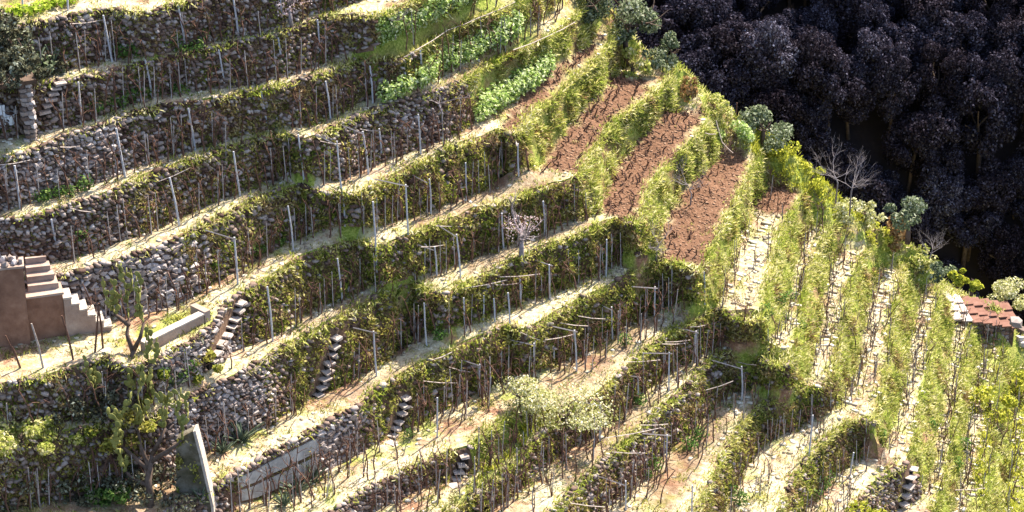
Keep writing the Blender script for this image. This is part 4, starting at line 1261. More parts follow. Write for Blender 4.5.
for gy in np.r_[np.arange(56, 80, 1.75), np.arange(80, 150, 2.7)]:
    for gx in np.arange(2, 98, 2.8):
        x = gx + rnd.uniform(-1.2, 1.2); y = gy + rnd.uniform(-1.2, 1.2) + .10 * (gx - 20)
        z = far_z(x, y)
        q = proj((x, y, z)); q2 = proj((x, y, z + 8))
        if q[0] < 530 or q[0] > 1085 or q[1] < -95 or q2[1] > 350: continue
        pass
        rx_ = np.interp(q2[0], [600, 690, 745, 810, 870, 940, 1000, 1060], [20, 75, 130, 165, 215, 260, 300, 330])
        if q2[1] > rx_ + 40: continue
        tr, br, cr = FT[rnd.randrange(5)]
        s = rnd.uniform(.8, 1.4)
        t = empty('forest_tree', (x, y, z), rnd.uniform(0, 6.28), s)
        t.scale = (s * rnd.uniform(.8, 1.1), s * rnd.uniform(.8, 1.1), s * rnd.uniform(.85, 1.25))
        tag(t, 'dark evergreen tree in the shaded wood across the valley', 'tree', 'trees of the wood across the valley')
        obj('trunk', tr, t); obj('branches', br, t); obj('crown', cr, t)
        nft += 1
print("forest", nft)

# ------------------------------------------------------------------ flights of stepping stones in the walls
STAIRS = [('F', 'flight of stepping stones up the wall right of the concrete parapet', [(208,359),(212,352),(217,343),(222,335),(227,326),(231,318),(235,309),(237,302)], .55),
          ('G', 'flight of stepping stones in the middle, the one with the dark hole at its top', [(315,393),(318,386),(322,377),(325,370),(326,361),(329,353),(331,345),(333,336)], .5),
          ('H', 'flight of stepping stones up the concrete banded wall', [(388,442),(389,435),(392,427),(395,420),(398,412),(400,404),(402,396)], .45),
          ('Q', 'short flight of stepping stones at bottom centre', [(451,484),(453,477),(457,469),(460,462),(463,454)], .5),
          ('M', 'flight of stone steps at the bottom right', [(900,511),(901,502),(903,494),(905,485),(907,476),(909,468)], .62),
          ('B', 'flight of pale stone steps beside the dark shelter at upper left', [(43,110),(46,103),(49,97),(51,91),(54,86),(58,81)], .6)]
for key, lab, sts, wd in STAIRS:
    t = empty('stepping_stones', (0, 0, 0)); tag(t, lab, 'steps', 'flights of stepping stones')
    R, N2 = LV[key]['R'], LV[key]['N']
    nst = len(sts)
    # base point at the wall foot and top at the crest, read off the photo
    for j, (px, py) in enumerate(sts):
        h = tin.ray_cast(CAM, ray(px, py).normalized())
        p = h[0]
        i0 = int(((R[:, 0] - p.x) ** 2 + (R[:, 1] - p.y) ** 2).argmin())
        o = Vector((N2[i0][0], N2[i0][1], 0)); tg = Vector((o.y, -o.x, 0))
        ang = math.atan2(o.y, o.x) + math.pi / 2
        mb = MB()
        mb.box((0, 0, 0), (wd * rnd.uniform(.75, 1.05) * .85, .46, .085), jit=.035)
        me = mb.mesh('step', M['stepstone'] if 'stepstone' in M else M['concrete'])
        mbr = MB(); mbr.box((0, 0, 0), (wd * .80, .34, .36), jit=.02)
        obj('step_gap_shade', mbr.mesh('step_gap_shade', M['dark']), t, p + o * .03 - Vector((0, 0, .235)), (0, 0, ang))  # near-black block put in as the shade under each step
        obj('step', me, t, p + o * .20, (rnd.uniform(-.04, .04), rnd.uniform(-.06, .06), ang))

pp, nn = [], []
for k in range(90000):
    x = rnd.uniform(2, 34); y = rnd.uniform(-14, 27)
    h = tin.ray_cast(Vector((x, y, 300)), Vector((0, 0, -1)))
    if h[0] is None: continue
    q = proj(h[0])
    if not (560 < q[0] < 1040 and -15 < q[1] < 530): continue
    yr = float(np.interp(x, [5, 8, 12, 18, 24, 32], [16.5, 15.8, 16.4, 17.0, 19.0, 20.0]))
    nearr = y > yr
    if h[1].z > .74 and not nearr: continue
    for j in range(4 if not nearr else 3):
        if smooth_noise((x, y, 4), .8) + rnd.uniform(-.3, .3) > (-.25 if nearr else -.05):
            pp.append((x + rnd.uniform(-.12, .12), y + rnd.uniform(-.12, .12), h[0].z + rnd.uniform(0, .12))); nn.append(tuple(h[1]))
P = np.array(pp); Nn = np.array(nn)
qx, qy = proj_np(P)
yb = in_poly(qx, qy, [(738, 118), (775, 128), (812, 155), (850, 195), (866, 222), (835, 222), (800, 192), (768, 172), (742, 150)])
stuff('yellow_scrub', [blade_arrays(P[yb], Nn[yb] * .6 + [0, 0, .7], nrs.uniform(.08, .30, yb.sum()), nrs.uniform(.03, .06, yb.sum()), .8), leaf_arrays(P[yb], Nn[yb], nrs.uniform(.04, .09, yb.sum()), .8)], M['yellow_grass'])
P, Nn = P[~yb], Nn[~yb]
sel = nrs.uniform(0, 1, len(P)) < .7
stuff('scrub', [blade_arrays(P[sel], Nn[sel] * .6 + [0, 0, .7], nrs.uniform(.08, .34, sel.sum()), nrs.uniform(.025, .055, sel.sum()), .7)], M['bank_grass'])
stuff('scrub', [leaf_arrays(P[~sel], Nn[~sel] + [0, 0, .4], nrs.uniform(.05, .11, (~sel).sum()), .9)], M['ivy'])
for i, (px, py, r_, mt_, lab) in enumerate([(715, 108, .6, 'bank_grass', 'tuft of yellow-green scrub at the head of the third soil strip'), (652, 62, .7, 'olive', 'small grey shrub right of the big olive tree'),
     (778, 150, .7, 'yellow_grass', 'bright yellow clump on top of the yellow ridge bank'), (812, 178, .7, 'yellow_grass', 'bright yellow clump lower down the yellow ridge bank'), (842, 212, .8, 'pale_leaf', 'pale shrub below the silvery bare trees'),
     (876, 236, .7, 'yellow_grass', 'yellow shrub left of the rust-brown bush'), (918, 258, .7, 'bank_grass', 'yellow-green scrub at the top of the steep strips'), (926, 262, .5, 'olive', 'dark scrub just above the pale hut roof'),
     (958, 276, .35, 'yellow_grass', 'yellow flowering scrub behind the pale end of the hut roof'), (972, 284, .3, 'yellow_grass', 'yellow flowering scrub behind the reddish hut roof')]):
    p = ground(px, py + 4)
    if proj(p)[2] > 160: continue
    tree('shrub', lab, 'shrub', px, py, .8, r_ * 1.3, r_, mt_, 800, .075, 80 + i, group=RT, base=p)
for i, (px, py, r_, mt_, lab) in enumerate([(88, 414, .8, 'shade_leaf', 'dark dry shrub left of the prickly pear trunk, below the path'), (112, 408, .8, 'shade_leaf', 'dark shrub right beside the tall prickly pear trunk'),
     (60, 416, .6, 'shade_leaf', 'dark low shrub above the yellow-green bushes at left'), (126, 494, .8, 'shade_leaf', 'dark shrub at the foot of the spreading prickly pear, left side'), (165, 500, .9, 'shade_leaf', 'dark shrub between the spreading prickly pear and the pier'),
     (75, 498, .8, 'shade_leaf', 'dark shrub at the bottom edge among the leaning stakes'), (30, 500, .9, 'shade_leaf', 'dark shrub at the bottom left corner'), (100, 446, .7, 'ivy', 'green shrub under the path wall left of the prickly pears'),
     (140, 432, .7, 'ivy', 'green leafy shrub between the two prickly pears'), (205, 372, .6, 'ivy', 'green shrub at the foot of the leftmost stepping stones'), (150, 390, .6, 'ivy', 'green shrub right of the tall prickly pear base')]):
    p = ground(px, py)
    tree('shrub', lab, 'shrub', px, py, .8, r_ * 1.3, r_, mt_, 900, .08, 120 + i, group='shrubs around the prickly pears', base=p)  # shade_leaf shrubs are added to darken the shaded corner
# clods on the worked soil
cV, cF, cb = [], [], 0
for k in range(9000):
    px_, py_ = rnd.uniform(495, 800), rnd.uniform(40, 270)
    qa, qb = np.array([px_]), np.array([py_])
    if not any(in_poly(qa, qb, pl_)[0] for pl_ in SOIL): continue
    p = ground(px_, py_)
    s_ = rnd.uniform(.04, .12)
    V0, F0 = STN[rnd.randrange(8)]
    an = rnd.uniform(0, 6.28); ca, sa = math.cos(an), math.sin(an)
    V = V0 * [s_ * 1.3, s_, s_ * .8]
    cV.append(np.c_[V[:, 0] * ca - V[:, 1] * sa, V[:, 0] * sa + V[:, 1] * ca, V[:, 2]] + np.array(p)); cF.append(F0 + cb); cb += len(V)
o = obj('soil_clods', mesh_np('soil_clods', np.concatenate(cV), np.concatenate(cF), M['clod'])); o['kind'] = 'stuff'
# vine rows with young growth half way across the steep strips, and flat stones lying on the treads
rowarr, stV, stF, sb_ = [], [], [], 0
for key in 'HIJKLMNOP':
    R, N2 = LV[key]['R'], LV[key]['N']
    bk = [i for i in range(len(R)) if R[i, 6] > BANK_X[key] and R[i, 6] > 705]
    for off in (.15,):
        pp = []
        for i in bk:
            for q_ in range(6):
                o_ = off + rnd.gauss(0, .10); f = rnd.uniform(-.3, .3)
                x = R[i, 3] + N2[i][0] * o_ - N2[i][1] * f; y = R[i, 4] + N2[i][1] * o_ + N2[i][0] * f
                if smooth_noise((x, y, off), .9) < -.12: continue
                z = hz(x, y)
                if abs(z - R[i, 5]) > .8: continue
                pp.append((x, y, z + rnd.uniform(.0, .75) ** 1.3))
        if pp:
            P = np.array(pp)
            rowarr.append(leaf_arrays(P, rand_unit(len(P)) + [0, 0, .6], nrs.uniform(.04, .10, len(P)), .8))
            rowarr.append(blade_arrays(P, np.tile([0, 0, 1.], (len(P), 1)), nrs.uniform(.08, .25, len(P)), nrs.uniform(.02, .04, len(P)), .8))
stuff('row_growth', rowarr, M['bank_grass'])
# flat slabs crossing the narrow paths of the steep strips like rungs
for key in 'GHIJKLMNOP':
    R, N2 = LV[key]['R'], LV[key]['N']
    for i in range(len(R)):
        if not (R[i, 6] > BANK_X[key] and R[i, 6] > 708): continue
        for rep_ in range(rnd.choice((0, 1, 1))):
            o_ = rnd.uniform(.35, 1.0); f = rnd.uniform(-.2, .2)
            x = R[i, 3] + N2[i][0] * o_ - N2[i][1] * f; y = R[i, 4] + N2[i][1] * o_ + N2[i][0] * f
            z = hz(x, y)
            if abs(z - R[i, 5]) > .6: continue
            q = proj((x, y, z))
            qa, qb = np.array([q[0]]), np.array([q[1]])
            if any(in_poly(qa, qb, pl_)[0] for pl_ in SOIL) or q[0] > 1030: continue
            V0, F0 = STN[rnd.randrange(8)]
            an = math.atan2(N2[i][1], N2[i][0]) + rnd.uniform(-.3, .3); ca, sa = math.cos(an), math.sin(an)
            V = V0 * [rnd.uniform(.2, .6), rnd.uniform(.12, .24), rnd.uniform(.06, .11)]
            stV.append(np.c_[V[:, 0] * ca - V[:, 1] * sa, V[:, 0] * sa + V[:, 1] * ca, V[:, 2]] + np.array((x, y, z + .02))); stF.append(F0 + sb_); sb_ += len(V)
for k in range(5200):
    i = rnd.randrange(len(foot_all)); key = KEYS[int(foot_all[i, 3])]
    o_ = rnd.uniform(.1, 1.7); j = i - sum(len(LV[q]['R']) for q in KEYS[:KEYS.index(key)])
    N2 = LV[key]['N'][j]
    x = foot_all[i, 0] + N2[0] * o_ + rnd.uniform(-.2, .2); y = foot_all[i, 1] + N2[1] * o_ + rnd.uniform(-.2, .2)
    h = tin.ray_cast(Vector((x, y, 300)), Vector((0, 0, -1)))
    if h[0] is None or h[1].z < .8: continue
    q = proj(h[0])
    if not (-10 < q[0] < 1034 and -10 < q[1] < 522): continue
    if q[0] < 560 and rnd.random() < .5: continue
    qa, qb = np.array([q[0]]), np.array([q[1]])
    if any(in_poly(qa, qb, pl_)[0] for pl_ in SOIL) or (any(in_poly(qa, qb, pl_)[0] for pl_ in HALF) and rnd.random() < .7): continue
    s_ = rnd.uniform(.05, .20) * (1.3 if q[0] > 720 else 1)
    V0, F0 = STN[rnd.randrange(8)]
    an = rnd.uniform(0, 6.28); ca, sa = math.cos(an), math.sin(an)
    V = V0 * [s_ * 1.5, s_, s_ * .45]
    V = np.c_[V[:, 0] * ca - V[:, 1] * sa, V[:, 0] * sa + V[:, 1] * ca, V[:, 2]] + np.array(h[0]) + [0, 0, s_ * .05]
    stV.append(V); stF.append(F0 + sb_); sb_ += len(V)
o = obj('loose_stones', mesh_np('loose_stones', np.concatenate(stV), np.concatenate(stF), M['pale_stone'])); o['kind'] = 'stuff'
#@@PART4
# ------------------------------------------------------------------ buildings and masonry at the left
def frame(a, b):
    a, b = Vector(a), Vector(b)
    t = (b - a); L_ = Vector((t.x, t.y, 0)).length
    t = Vector((t.x, t.y, 0)).normalized()
    n = Vector((-t.y, t.x, 0))            # away from the camera
    return a, t, n, L_
def prism(mb, a, t, n, x0, x1, y0, y1, z0, z1, jit=0.0):
    vs = []
    for x in (x0, x1):
        for y in (y0, y1):
            for z in (z0, z1):
                vs.append(a + t * (x + rnd.uniform(-jit, jit)) + n * (y + rnd.uniform(-jit, jit)) + Vector((0, 0, z + rnd.uniform(-jit, jit))))
    mb.add(vs, [(0, 1, 3, 2), (4, 6, 7, 5), (0, 4, 5, 1), (2, 3, 7, 6), (0, 2, 6, 4), (1, 5, 7, 3)])
def part(name, mat, parent, a, t, n, x0, x1, y0, y1, z0, z1, jit=0.0):
    mb = MB(); prism(mb, a, t, n, x0, x1, y0, y1, z0, z1, jit)
    return obj(name, mb.mesh(name, M[mat]), parent)

# plastered hut at the left edge
b0 = onz(31, 346, 2.0); a0 = onz(-45, 354, 2.0)
a, t, n, L_ = frame(a0, b0)
hut = empty('plastered_hut', (0, 0, 0)); tag(hut, 'brown plastered hut with rubble on its flat top, cut by the left edge', 'hut')
Hh = 3.75
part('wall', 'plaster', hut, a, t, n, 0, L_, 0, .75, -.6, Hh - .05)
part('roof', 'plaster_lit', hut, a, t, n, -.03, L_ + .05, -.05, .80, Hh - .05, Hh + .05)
for k in range(26):
    x = rnd.uniform(.1, L_ - .05); y = rnd.uniform(.0, .65)
    o = obj('rubble_stone', STM[rnd.randrange(8)], hut, a + t * x + n * y + Vector((0, 0, Hh + .12)), (rnd.uniform(0, 3), rnd.uniform(0, 3), rnd.uniform(0, 6)), (rnd.uniform(.2, .45), rnd.uniform(.2, .3), rnd.uniform(.14, .26)))
# plastered stairway against the terrace wall
sa = onz(112, 331, 2.1); sl = onz(33, 342, 2.1)
a, t, n, L_ = frame(sl, sa)
st = empty('plastered_stairway', (0, 0, 0)); tag(st, 'pale plastered outdoor stairway descending to the right beside the brown hut', 'stairway')
part('landing_block', 'plaster', st, a, t, n, -.1, 1.42, .12, 1.1, -.6, 2.0, .02)
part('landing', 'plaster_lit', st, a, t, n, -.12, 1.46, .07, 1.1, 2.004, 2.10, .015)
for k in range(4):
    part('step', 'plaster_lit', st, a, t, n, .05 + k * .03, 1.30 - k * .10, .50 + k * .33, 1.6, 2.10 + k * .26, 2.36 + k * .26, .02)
nstep = 6
mb = MB()
for k in range(nstep):
    x0 = 1.42 + (L_ - 1.42) * (k / nstep); x1 = 1.42 + (L_ - 1.42) * ((k + 1) / nstep)
    zz = 1.86 + (.25 - 1.86) * (k / (nstep - 1))
    prism(mb, a, t, n, x0, x1, 0.02, .85, -.6, zz - .07)
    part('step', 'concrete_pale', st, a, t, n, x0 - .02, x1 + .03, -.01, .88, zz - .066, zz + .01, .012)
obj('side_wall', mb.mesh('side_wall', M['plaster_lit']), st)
# concrete parapet along the path
a, t, n, L_ = frame(onz(146, 359, 1.75), onz(205, 330, 1.75))
pw = empty('concrete_parapet', (0, 0, 0)); tag(pw, 'low smooth concrete parapet beside the path, behind the prickly pear', 'parapet')
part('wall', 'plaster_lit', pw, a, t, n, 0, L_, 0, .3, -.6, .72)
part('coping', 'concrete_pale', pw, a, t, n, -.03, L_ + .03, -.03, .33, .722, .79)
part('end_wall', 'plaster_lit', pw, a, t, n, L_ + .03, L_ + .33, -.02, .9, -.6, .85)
# concrete kerb in front of the path below the stairway
a, t, n, L_ = frame(onz(104, 360, 1.75), onz(124, 352, 1.75))
kp = part('path_kerb', 'concrete', None, a, t, n, 0, L_, 0, .25, -.5, .35); tag(kp, 'short concrete kerb at the end of the sunlit path by the prickly pear trunk', 'kerb')
# retaining pier at the bottom left
pier = empty('retaining_pier', (0, 0, 0)); tag(pier, 'mossy concrete retaining pier with a bright sloping top edge at bottom left', 'retaining wall')
ri = LV['G']['R']; ii = int(np.abs(ri[:, 6] - 182).argmin()); yp = ground(200, 503).y
def ony(px, py, y):
    d_ = ray(px, py); return CAM + d_ * ((y - CAM.y) / d_.y)
fr = [ony(176, 440, yp), ony(193, 431, yp), ony(200, 458, yp), ony(211, 506, yp), ony(214, 540, yp), ony(176, 540, yp)]
mb = MB(); n6 = 6
bk_ = [v + Vector((.05, .45, 0)) for v in fr]
mb.add(fr + bk_, [(5, 4, 3, 2, 1, 0), (6, 7, 8, 9, 10, 11)] + [(i, (i + 1) % 6, 6 + (i + 1) % 6, 6 + i) for i in range(6)])
obj('wall', mb.mesh('wall', M['moss']), pier)
mb = MB()
for u, v in ((fr[1], fr[2]), (fr[2], fr[3]), (fr[3], fr[4])):
    e = Vector((.11, 0, .04))
    q = [u + Vector((0, -.05, 0)), v + Vector((0, -.05, 0))]
    q2 = [u + e + Vector((0, -.05, 0)), v + e + Vector((0, -.05, 0))]
    bb = [w_ + Vector((.05, .55, 0)) for w_ in (q[0], q2[0], q2[1], q[1])]
    mb.add([q[0], q2[0], q2[1], q[1]] + bb, [(0, 3, 2, 1), (4, 5, 6, 7), (1, 2, 6, 5), (0, 1, 5, 4), (2, 3, 7, 6), (3, 0, 4, 7)])
obj('coping', mb.mesh('coping', M['concrete_pale']), pier)  # pale strip, sunlight on the pier's rim put into its colour
pp = []
for k in range(900):
    u_, v_ = rnd.random(), rnd.random()
    lft = fr[0].lerp(fr[5], v_); rgt = fr[1].lerp(fr[4], v_)
    q_ = lft.lerp(rgt, u_ * .92)
    if smooth_noise(q_, 1.6) + rnd.uniform(-.2, .2) > -.02: pp.append((q_.x, q_.y - rnd.uniform(.02, .14), q_.z))
P = np.array(pp)
stuff('ivy_cover', [leaf_arrays(P, np.tile([0, -1., .4], (len(P), 1)), nrs.uniform(.04, .09, len(P)), .8)], M['ivy'], pier)
# wooden stakes in front of the hut
for i, (bx, by, tx, ty) in enumerate([(22,368,9,335),(44,368,36,323),(74,360,66,315),(94,352,103,303),(103,348,102,305)]):
    b = ground(bx, by); m = ppm(b)
    mb = MB(); hgt = (by - ty) / (m * .88)
    mb.tube([(0, 0, -.3), ((tx - bx) / m * .5 + .03, 0, hgt * .5), ((tx - bx) / m, 0, hgt)], [.05, .045, .035], 5)
    o = obj('wooden_stake', mb.mesh('wooden_stake', M['vine'] if i != 1 else M['pole']), None, b)
    tag(o, 'wooden stake standing on the path edge, %s from left before the brown hut' % ordw(i), 'stake', 'wooden stakes on the path edge')
# stakes in the dark lower plot
for i, (bx, by, tx, ty) in enumerate([(50,497,36,452),(66,492,62,458),(100,488,95,445),(115,470,108,432),(126,488,116,464)]):
    b = ground(bx, by); m = ppm(b); hgt = min(2.4, (by - ty) / (m * .88))
    mb = MB(); mb.tube([(0, 0, -.3), ((tx - bx) / m * .5, 0, hgt * .5), ((tx - bx) / m, 0, hgt)], [.045, .04, .03], 5)
    o = obj('wooden_stake', mb.mesh('wooden_stake', M['vine'] if i != 4 else M['pole']), None, b)
    tag(o, 'leaning stake, %s from left in the shaded plot at bottom left' % ordw(i), 'stake', 'leaning stakes in the shaded plot')

# dark stone shelter at upper left
a, t, n, L_ = frame(onz(-30, 152, 8.75), onz(38, 141, 8.75))
sh = empty('stone_shelter', (0, 0, 0)); tag(sh, 'dark open stone shelter under hanging growth at the upper left edge', 'shelter')
part('roof', 'bark', sh, a, t, n, -.3, L_ + .15, -.25, 2.0, 2.75, 3.0, .06)
part('back_wall', 'wall_core', sh, a, t, n, -.3, L_, 1.7, 1.9, -.3, 2.75)
part('side_wall', 'wall_core', sh, a, t, n, L_ - .45, L_, .05, 1.7, -.3, 2.74)
for k in range(26):
    z = .1 + (k // 2) * .21; x = L_ - .42 + (k % 2) * .26 + rnd.uniform(-.05, .05)
    obj('stone', STM[rnd.randrange(8)], sh, a + t * x + n * .02 + Vector((0, 0, z)), (rnd.uniform(-.2, .2), rnd.uniform(-.2, .2), rnd.uniform(-.3, .3)), (rnd.uniform(.26, .4), .3, rnd.uniform(.18, .26)))
for i, (u_, v_) in enumerate([(.6, .1), (1.7, .15), (2.6, .2)]):
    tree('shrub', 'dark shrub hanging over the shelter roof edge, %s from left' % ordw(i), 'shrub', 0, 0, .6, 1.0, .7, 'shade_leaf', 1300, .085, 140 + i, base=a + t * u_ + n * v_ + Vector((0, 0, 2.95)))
def lathe(prof, nseg=12):
    mb = MB(); vs = []; fs = []
    for (r, z) in prof:
        for k in range(nseg): vs.append((r * math.cos(6.2832 * k / nseg), r * math.sin(6.2832 * k / nseg), z))
    for i in range(len(prof) - 1):
        for k in range(nseg): fs.append((i * nseg + k, i * nseg + (k + 1) % nseg, (i + 1) * nseg + (k + 1) % nseg, (i + 1) * nseg + k))
    fs.append(tuple(range(nseg))[::-1]); fs.append(tuple(range((len(prof) - 1) * nseg, len(prof) * nseg)))
    mb.add(vs, fs); return mb
zb = 8.75 - .1
for (px, sc_, lab) in ((4.5, 1.0, 'white bucket at the left under the hanging white sack in the shelter'), (12.5, 1.2, 'larger white bucket at the right in the dark shelter')):
    p = onz(px, 141 - 3, zb) 
    zt = hz(p.x, p.y)
    t_ = empty('bucket', (p.x, p.y, max(zt, zb)), 0, sc_); tag(t_, lab, 'bucket', 'white buckets in the shelter')
    obj('body', lathe([(.13, 0), (.165, .36), (.175, .37), (.175, .40), (.15, .40), (.12, .05)]).mesh('body', M['white']), t_)
    mb = MB(); mb.tube([(math.cos(k * math.pi / 8) * .17, 0, .38 + math.sin(k * math.pi / 8) * .12) for k in range(9)], .008, 4); obj('handle', mb.mesh('handle', M['post']), t_)
def cloth_panel(w, h, seed):
    r = np.random.RandomState(seed); nx_, nz_ = 7, 12; vs = []
    for side in (0, 1):
        for j in range(nz_):
            for i in range(nx_):
                u, v = i / (nx_ - 1) - .5, j / (nz_ - 1)
                vs.append((u * w * (1 - .25 * v + .1 * math.sin(v * 7)), (.05 * math.sin(u * 14 + v * 3) * (1 - v * .5) + .02 * math.sin(v * 11)) + (.03 if side else -.03), v * h))
    fs = []
    N_ = nx_ * nz_
    for j in range(nz_ - 1):
        for i in range(nx_ - 1):
            q = (j * nx_ + i, j * nx_ + i + 1, (j + 1) * nx_ + i + 1, (j + 1) * nx_ + i)
            fs.append(q); fs.append(tuple(N_ + k for k in q[::-1]))
    mb = MB(); mb.add(vs, fs); return mb.mesh('white_sack', M['white'], True)
for i, (px, py, w, h, lab) in enumerate([(3, 130, .42, 1.15, 'wide white sack hanging at the left in the dark shelter'), (9.5, 122, .22, .75, 'narrow white cloth strip hanging right of the wide white sack')]):
    p = onz(px, py, zb + .45)
    o = obj('white_sack', cloth_panel(w, h, i), None, p, (0, 0, .2)); tag(o, lab, 'sack', 'white sacks in the shelter')

# ------------------------------------------------------------------ stone hut at the right edge
A_, B_ = ground(946, 306), ground(1011, 338)
A_.z = min(A_.z, B_.z + .6)
print('hut', A_, B_)
a, t, n, L_ = frame(A_, B_)
ht = empty('stone_hut', (0, 0, 0)); tag(ht, 'low stone hut with pale and reddish slab roof at the right edge of the ridge', 'hut')
DROP = (A_.z - B_.z + .35) / L_
mb = MB()
for k in range(6):
    x0, x1 = L_ * k / 6, L_ * (k + 1) / 6
    prism(mb, a, t, n, x0, x1, -.35, 1.9, -3.0, 1.28 - x1 * DROP)
obj('wall', mb.mesh('wall', M['dark_masonry']), ht)
for k in range(60):
    x = .15 + (k % 12) * (L_ - .2) / 12 + rnd.uniform(-.06, .06); z = 1.12 - (k // 12) * .27 + rnd.uniform(-.05, .05)
    o = obj('stone', STM[rnd.randrange(8)], ht, a + t * x + n * -.36 + Vector((0, 0, z - x * DROP)), (rnd.uniform(-.2, .2), rnd.uniform(-.2, .2), math.atan2(t.y, t.x)), (rnd.uniform(.22, .36), .16, rnd.uniform(.18, .3)))
for k in range(8):
    for r_ in range(3):
        x0 = -.35 + k * (L_ + .65) / 8; x1 = x0 + (L_ + .65) / 8 - .015
        y0 = -.75 + r_ * .85; z = 1.34 + r_ * .10 - (x0 + .35) * DROP + rnd.uniform(0, .03)
        part('roof_slab', 'roof_pale' if k < 3 else 'roof', ht, a, t, n, x0, x1, y0, y0 + .95, z + .02, z + .10, .02)
# pale flat stones beside the hut
for i, (px, py) in enumerate([(1016, 322), (1021, 330), (1019, 338), (1023, 344)]):
    p = ground(px, py)
    if proj(p)[2] > 150: p = onz(px, py, -16)
    o = obj('boulder', STM[i], None, p, (0.2, .1, i), (.6, .5, .4)); tag(o, 'pale boulder, %s from the top beside the stone hut at the right edge' % ordw(i), 'boulder', 'pale boulders by the hut')

# ------------------------------------------------------------------ prickly pears and agaves
def pad_mesh(seed):
    bm = bmesh.new(); bmesh.ops.create_icosphere(bm, subdivisions=2, radius=1)
    for v in bm.verts:
        z = v.co.z
        v.co.x *= (.62 + .18 * z); v.co.y *= .13
        v.co.z = z + 1.0
        v.co *= .22
    me = bpy.data.meshes.new('pad'); bm.to_mesh(me); bm.free()
    me.materials.append(M['cactus']); me.polygons.foreach_set('use_smooth', [True] * len(me.polygons))
    return me
PAD = pad_mesh(0)
def prickly(label, branches, padn, size=1.0):
    base = branches[0][0]
    t = empty('prickly_pear', base); tag(t, label, 'prickly pear', 'prickly pears at lower left')
    mb = MB()
    for pts, r in [(b, rr) for b, rr in zip(branches, [.20] + [.11] * 9)]:
        mb.tube([p - base for p in pts], [r * (1 - .45 * i / (len(pts) - 1)) for i in range(len(pts))], 7)
    obj('trunk', mb.mesh('trunk', M['bark'], True), t)
    for b in branches[1:]:
        ends = [(b[-1] - base, 0)]
        for k in range(padn):
            p, lv = ends[rnd.randrange(max(0, len(ends) - 9), len(ends))]
            an = rnd.uniform(0, 6.28); tilt = rnd.uniform(-.9, .9)
            s = size * rnd.uniform(.7, 1.25)
            o = obj('pad', PAD, t, p, (0, 0, 0), s)
            R_ = Matrix.Rotation(an, 4, 'Z') @ Matrix.Rotation(tilt, 4, 'Y')
            o.rotation_euler = R_.to_euler()
            ends.append((p + R_ @ Vector((0, 0, .40 * s)), lv + 1))
    return t
def at(px, py, dref, dd=0.0):
    d = ray(px, py); k = (dref + dd)
    return CAM + d * (k / d.dot(CF))
b = ground(124, 398); D_ = (b - CAM).dot(CF)
prickly('tall twisted prickly pear with a bare trunk in front of the plastered stairway',
        [[at(122, 402, D_), at(124, 380, D_, -.1), at(131, 362, D_, -.1), at(134, 350, D_, 0)], [at(133, 352, D_), at(127, 335, D_, .2), at(129, 318, D_, .1)], [at(134, 350, D_), at(140, 338, D_, -.3), at(144, 322, D_, -.3)],
         [at(131, 362, D_), at(143, 370, D_, -.4), at(152, 364, D_, -.5)], [at(129, 325, D_), at(120, 318, D_, .3), at(114, 314, D_, .3)], [at(126, 384, D_), at(112, 388, D_, -.4), at(94, 392, D_, -.6)]], 34, .7)
b = ground(150, 505); D_ = (b - CAM).dot(CF)
prickly('spreading yellow-green prickly pear beside the mossy retaining pier',
        [[at(150, 508, D_), at(148, 480, D_), at(152, 455, D_)], [at(150, 470, D_), at(140, 445, D_, .2), at(138, 425, D_, .3)], [at(152, 455, D_), at(160, 440, D_, -.3), at(165, 428, D_, -.3)], [at(151, 462, D_), at(172, 448, D_, -.4), at(182, 440, D_, -.5)],
         [at(149, 470, D_), at(128, 452, D_, .1), at(122, 446, D_, .1)], [at(148, 485, D_), at(134, 480, D_, .1), at(126, 472, D_, .1)]], 38, .75)
b = ground(143, 402); D_ = (b - CAM).dot(CF)
prickly('low sunlit prickly pear at the foot of the tall twisted one', [[at(145, 408, D_), at(143, 400, D_)], [at(143, 402, D_), at(138, 396, D_)], [at(146, 402, D_), at(152, 396, D_, -.2)], [at(140, 402, D_), at(128, 398, D_, -.3)]], 16, .85)
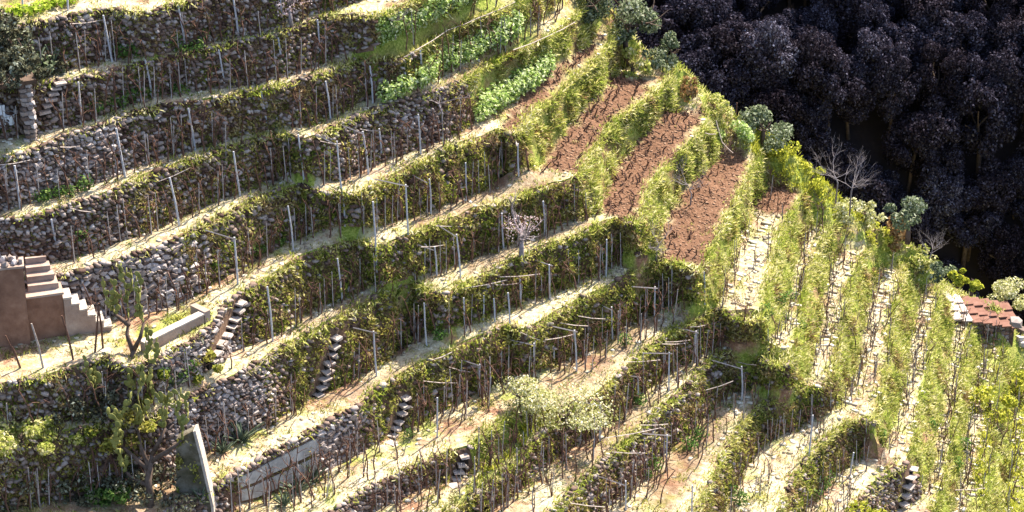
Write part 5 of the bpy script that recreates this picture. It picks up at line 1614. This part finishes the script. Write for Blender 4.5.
def agave_leaf():
    mb = MB(); vs = []
    for i in range(6):
        f = i / 5; w = .075 * math.sin(math.pi * (.15 + .85 * f)) ** .8 * (1 - f) ** .35 + .004
        z = .1 + f * .75; y = .1 + .38 * f ** 1.4
        vs += [(-w, y - .03, z), (0, y + .03, z - .02), (w, y - .03, z), (0, y - .01, z + .03)]
    fs = []
    for i in range(5):
        for k in range(4): fs.append((4 * i + k, 4 * i + (k + 1) % 4, 4 * i + 4 + (k + 1) % 4, 4 * i + 4 + k))
    mb.add(vs, fs); return mb.mesh('leaf', M['agave'], True)
ALEAF = agave_leaf()
AGV = [(241, 440, 1.25, 'large dark spiky agave at the foot of the bare stone wall'), (222, 452, .9, 'small spiky agave left of the large dark one'), (297, 492, 1.0, 'spiky agave below the concrete bands, left of two'),
       (313, 482, 1.0, 'spiky agave below the concrete bands, right of two'), (284, 505, .8, 'small agave at the bottom edge below the concrete bands'), (172, 386, .9, 'spiky plant under the stone wall behind the prickly pear'),
       (30, 78, 1.5, 'large grey-green agave on the roof edge of the dark shelter'), (12, 60, 1.6, 'agave at the far left above the dark shelter'), (52, 66, 1.2, 'agave at the right of the growth above the dark shelter'),
       (200, 502, .9, 'agave at the bottom left beside the pier')]
for (px, py, s, lab) in AGV:
    p = ground(px, py)
    if (px, py) in ((30, 78), (12, 60), (52, 66)): p = onz(px, py, 11.0)
    t = empty('agave', p, 0, s); tag(t, lab, 'agave', 'agaves')
    for k in range(22):
        o = obj('leaf', ALEAF, t, (0, 0, -.08), (rnd.uniform(-.75, .35), 0, k * 2.4 + rnd.uniform(-.2, .2)), rnd.uniform(.7, 1.1))
tree('dark_tree', 'dark grey-leaved tree hanging over the shelter at the upper left edge', 'tree', 22, 90, 2.4, 1.6, 1.2, 'olive', 2600, .09, 51, base=onz(16, 84, 10.6))
tree('dark_tree', 'lower dark leafy shrub drooping beside the shelter pillar', 'shrub', 44, 78, 1.0, 1.0, .9, 'shade_leaf', 1500, .09, 52, base=onz(48, 84, 10.2))
tree('dark_tree', 'second dark tree filling the corner left of the topmost wall, over the shelter roof', 'tree', 10, 60, 2.0, 1.5, 1.0, 'shade_leaf', 2600, .09, 53, base=onz(2, 62, 11.6), zc=1.3)
# thin stake on the ridge
b = ground(699, 121); mb = MB(); mb.tube([(0, 0, -.3), (0, 0, .6), (.01, 0, 1.1)], .035, 5)
tag(obj('wooden_stake', mb.mesh('wooden_stake', M['vine']), None, onz(736, 122, -1.4)), 'thin reddish stake standing on the ridge against the dark valley', 'stake')
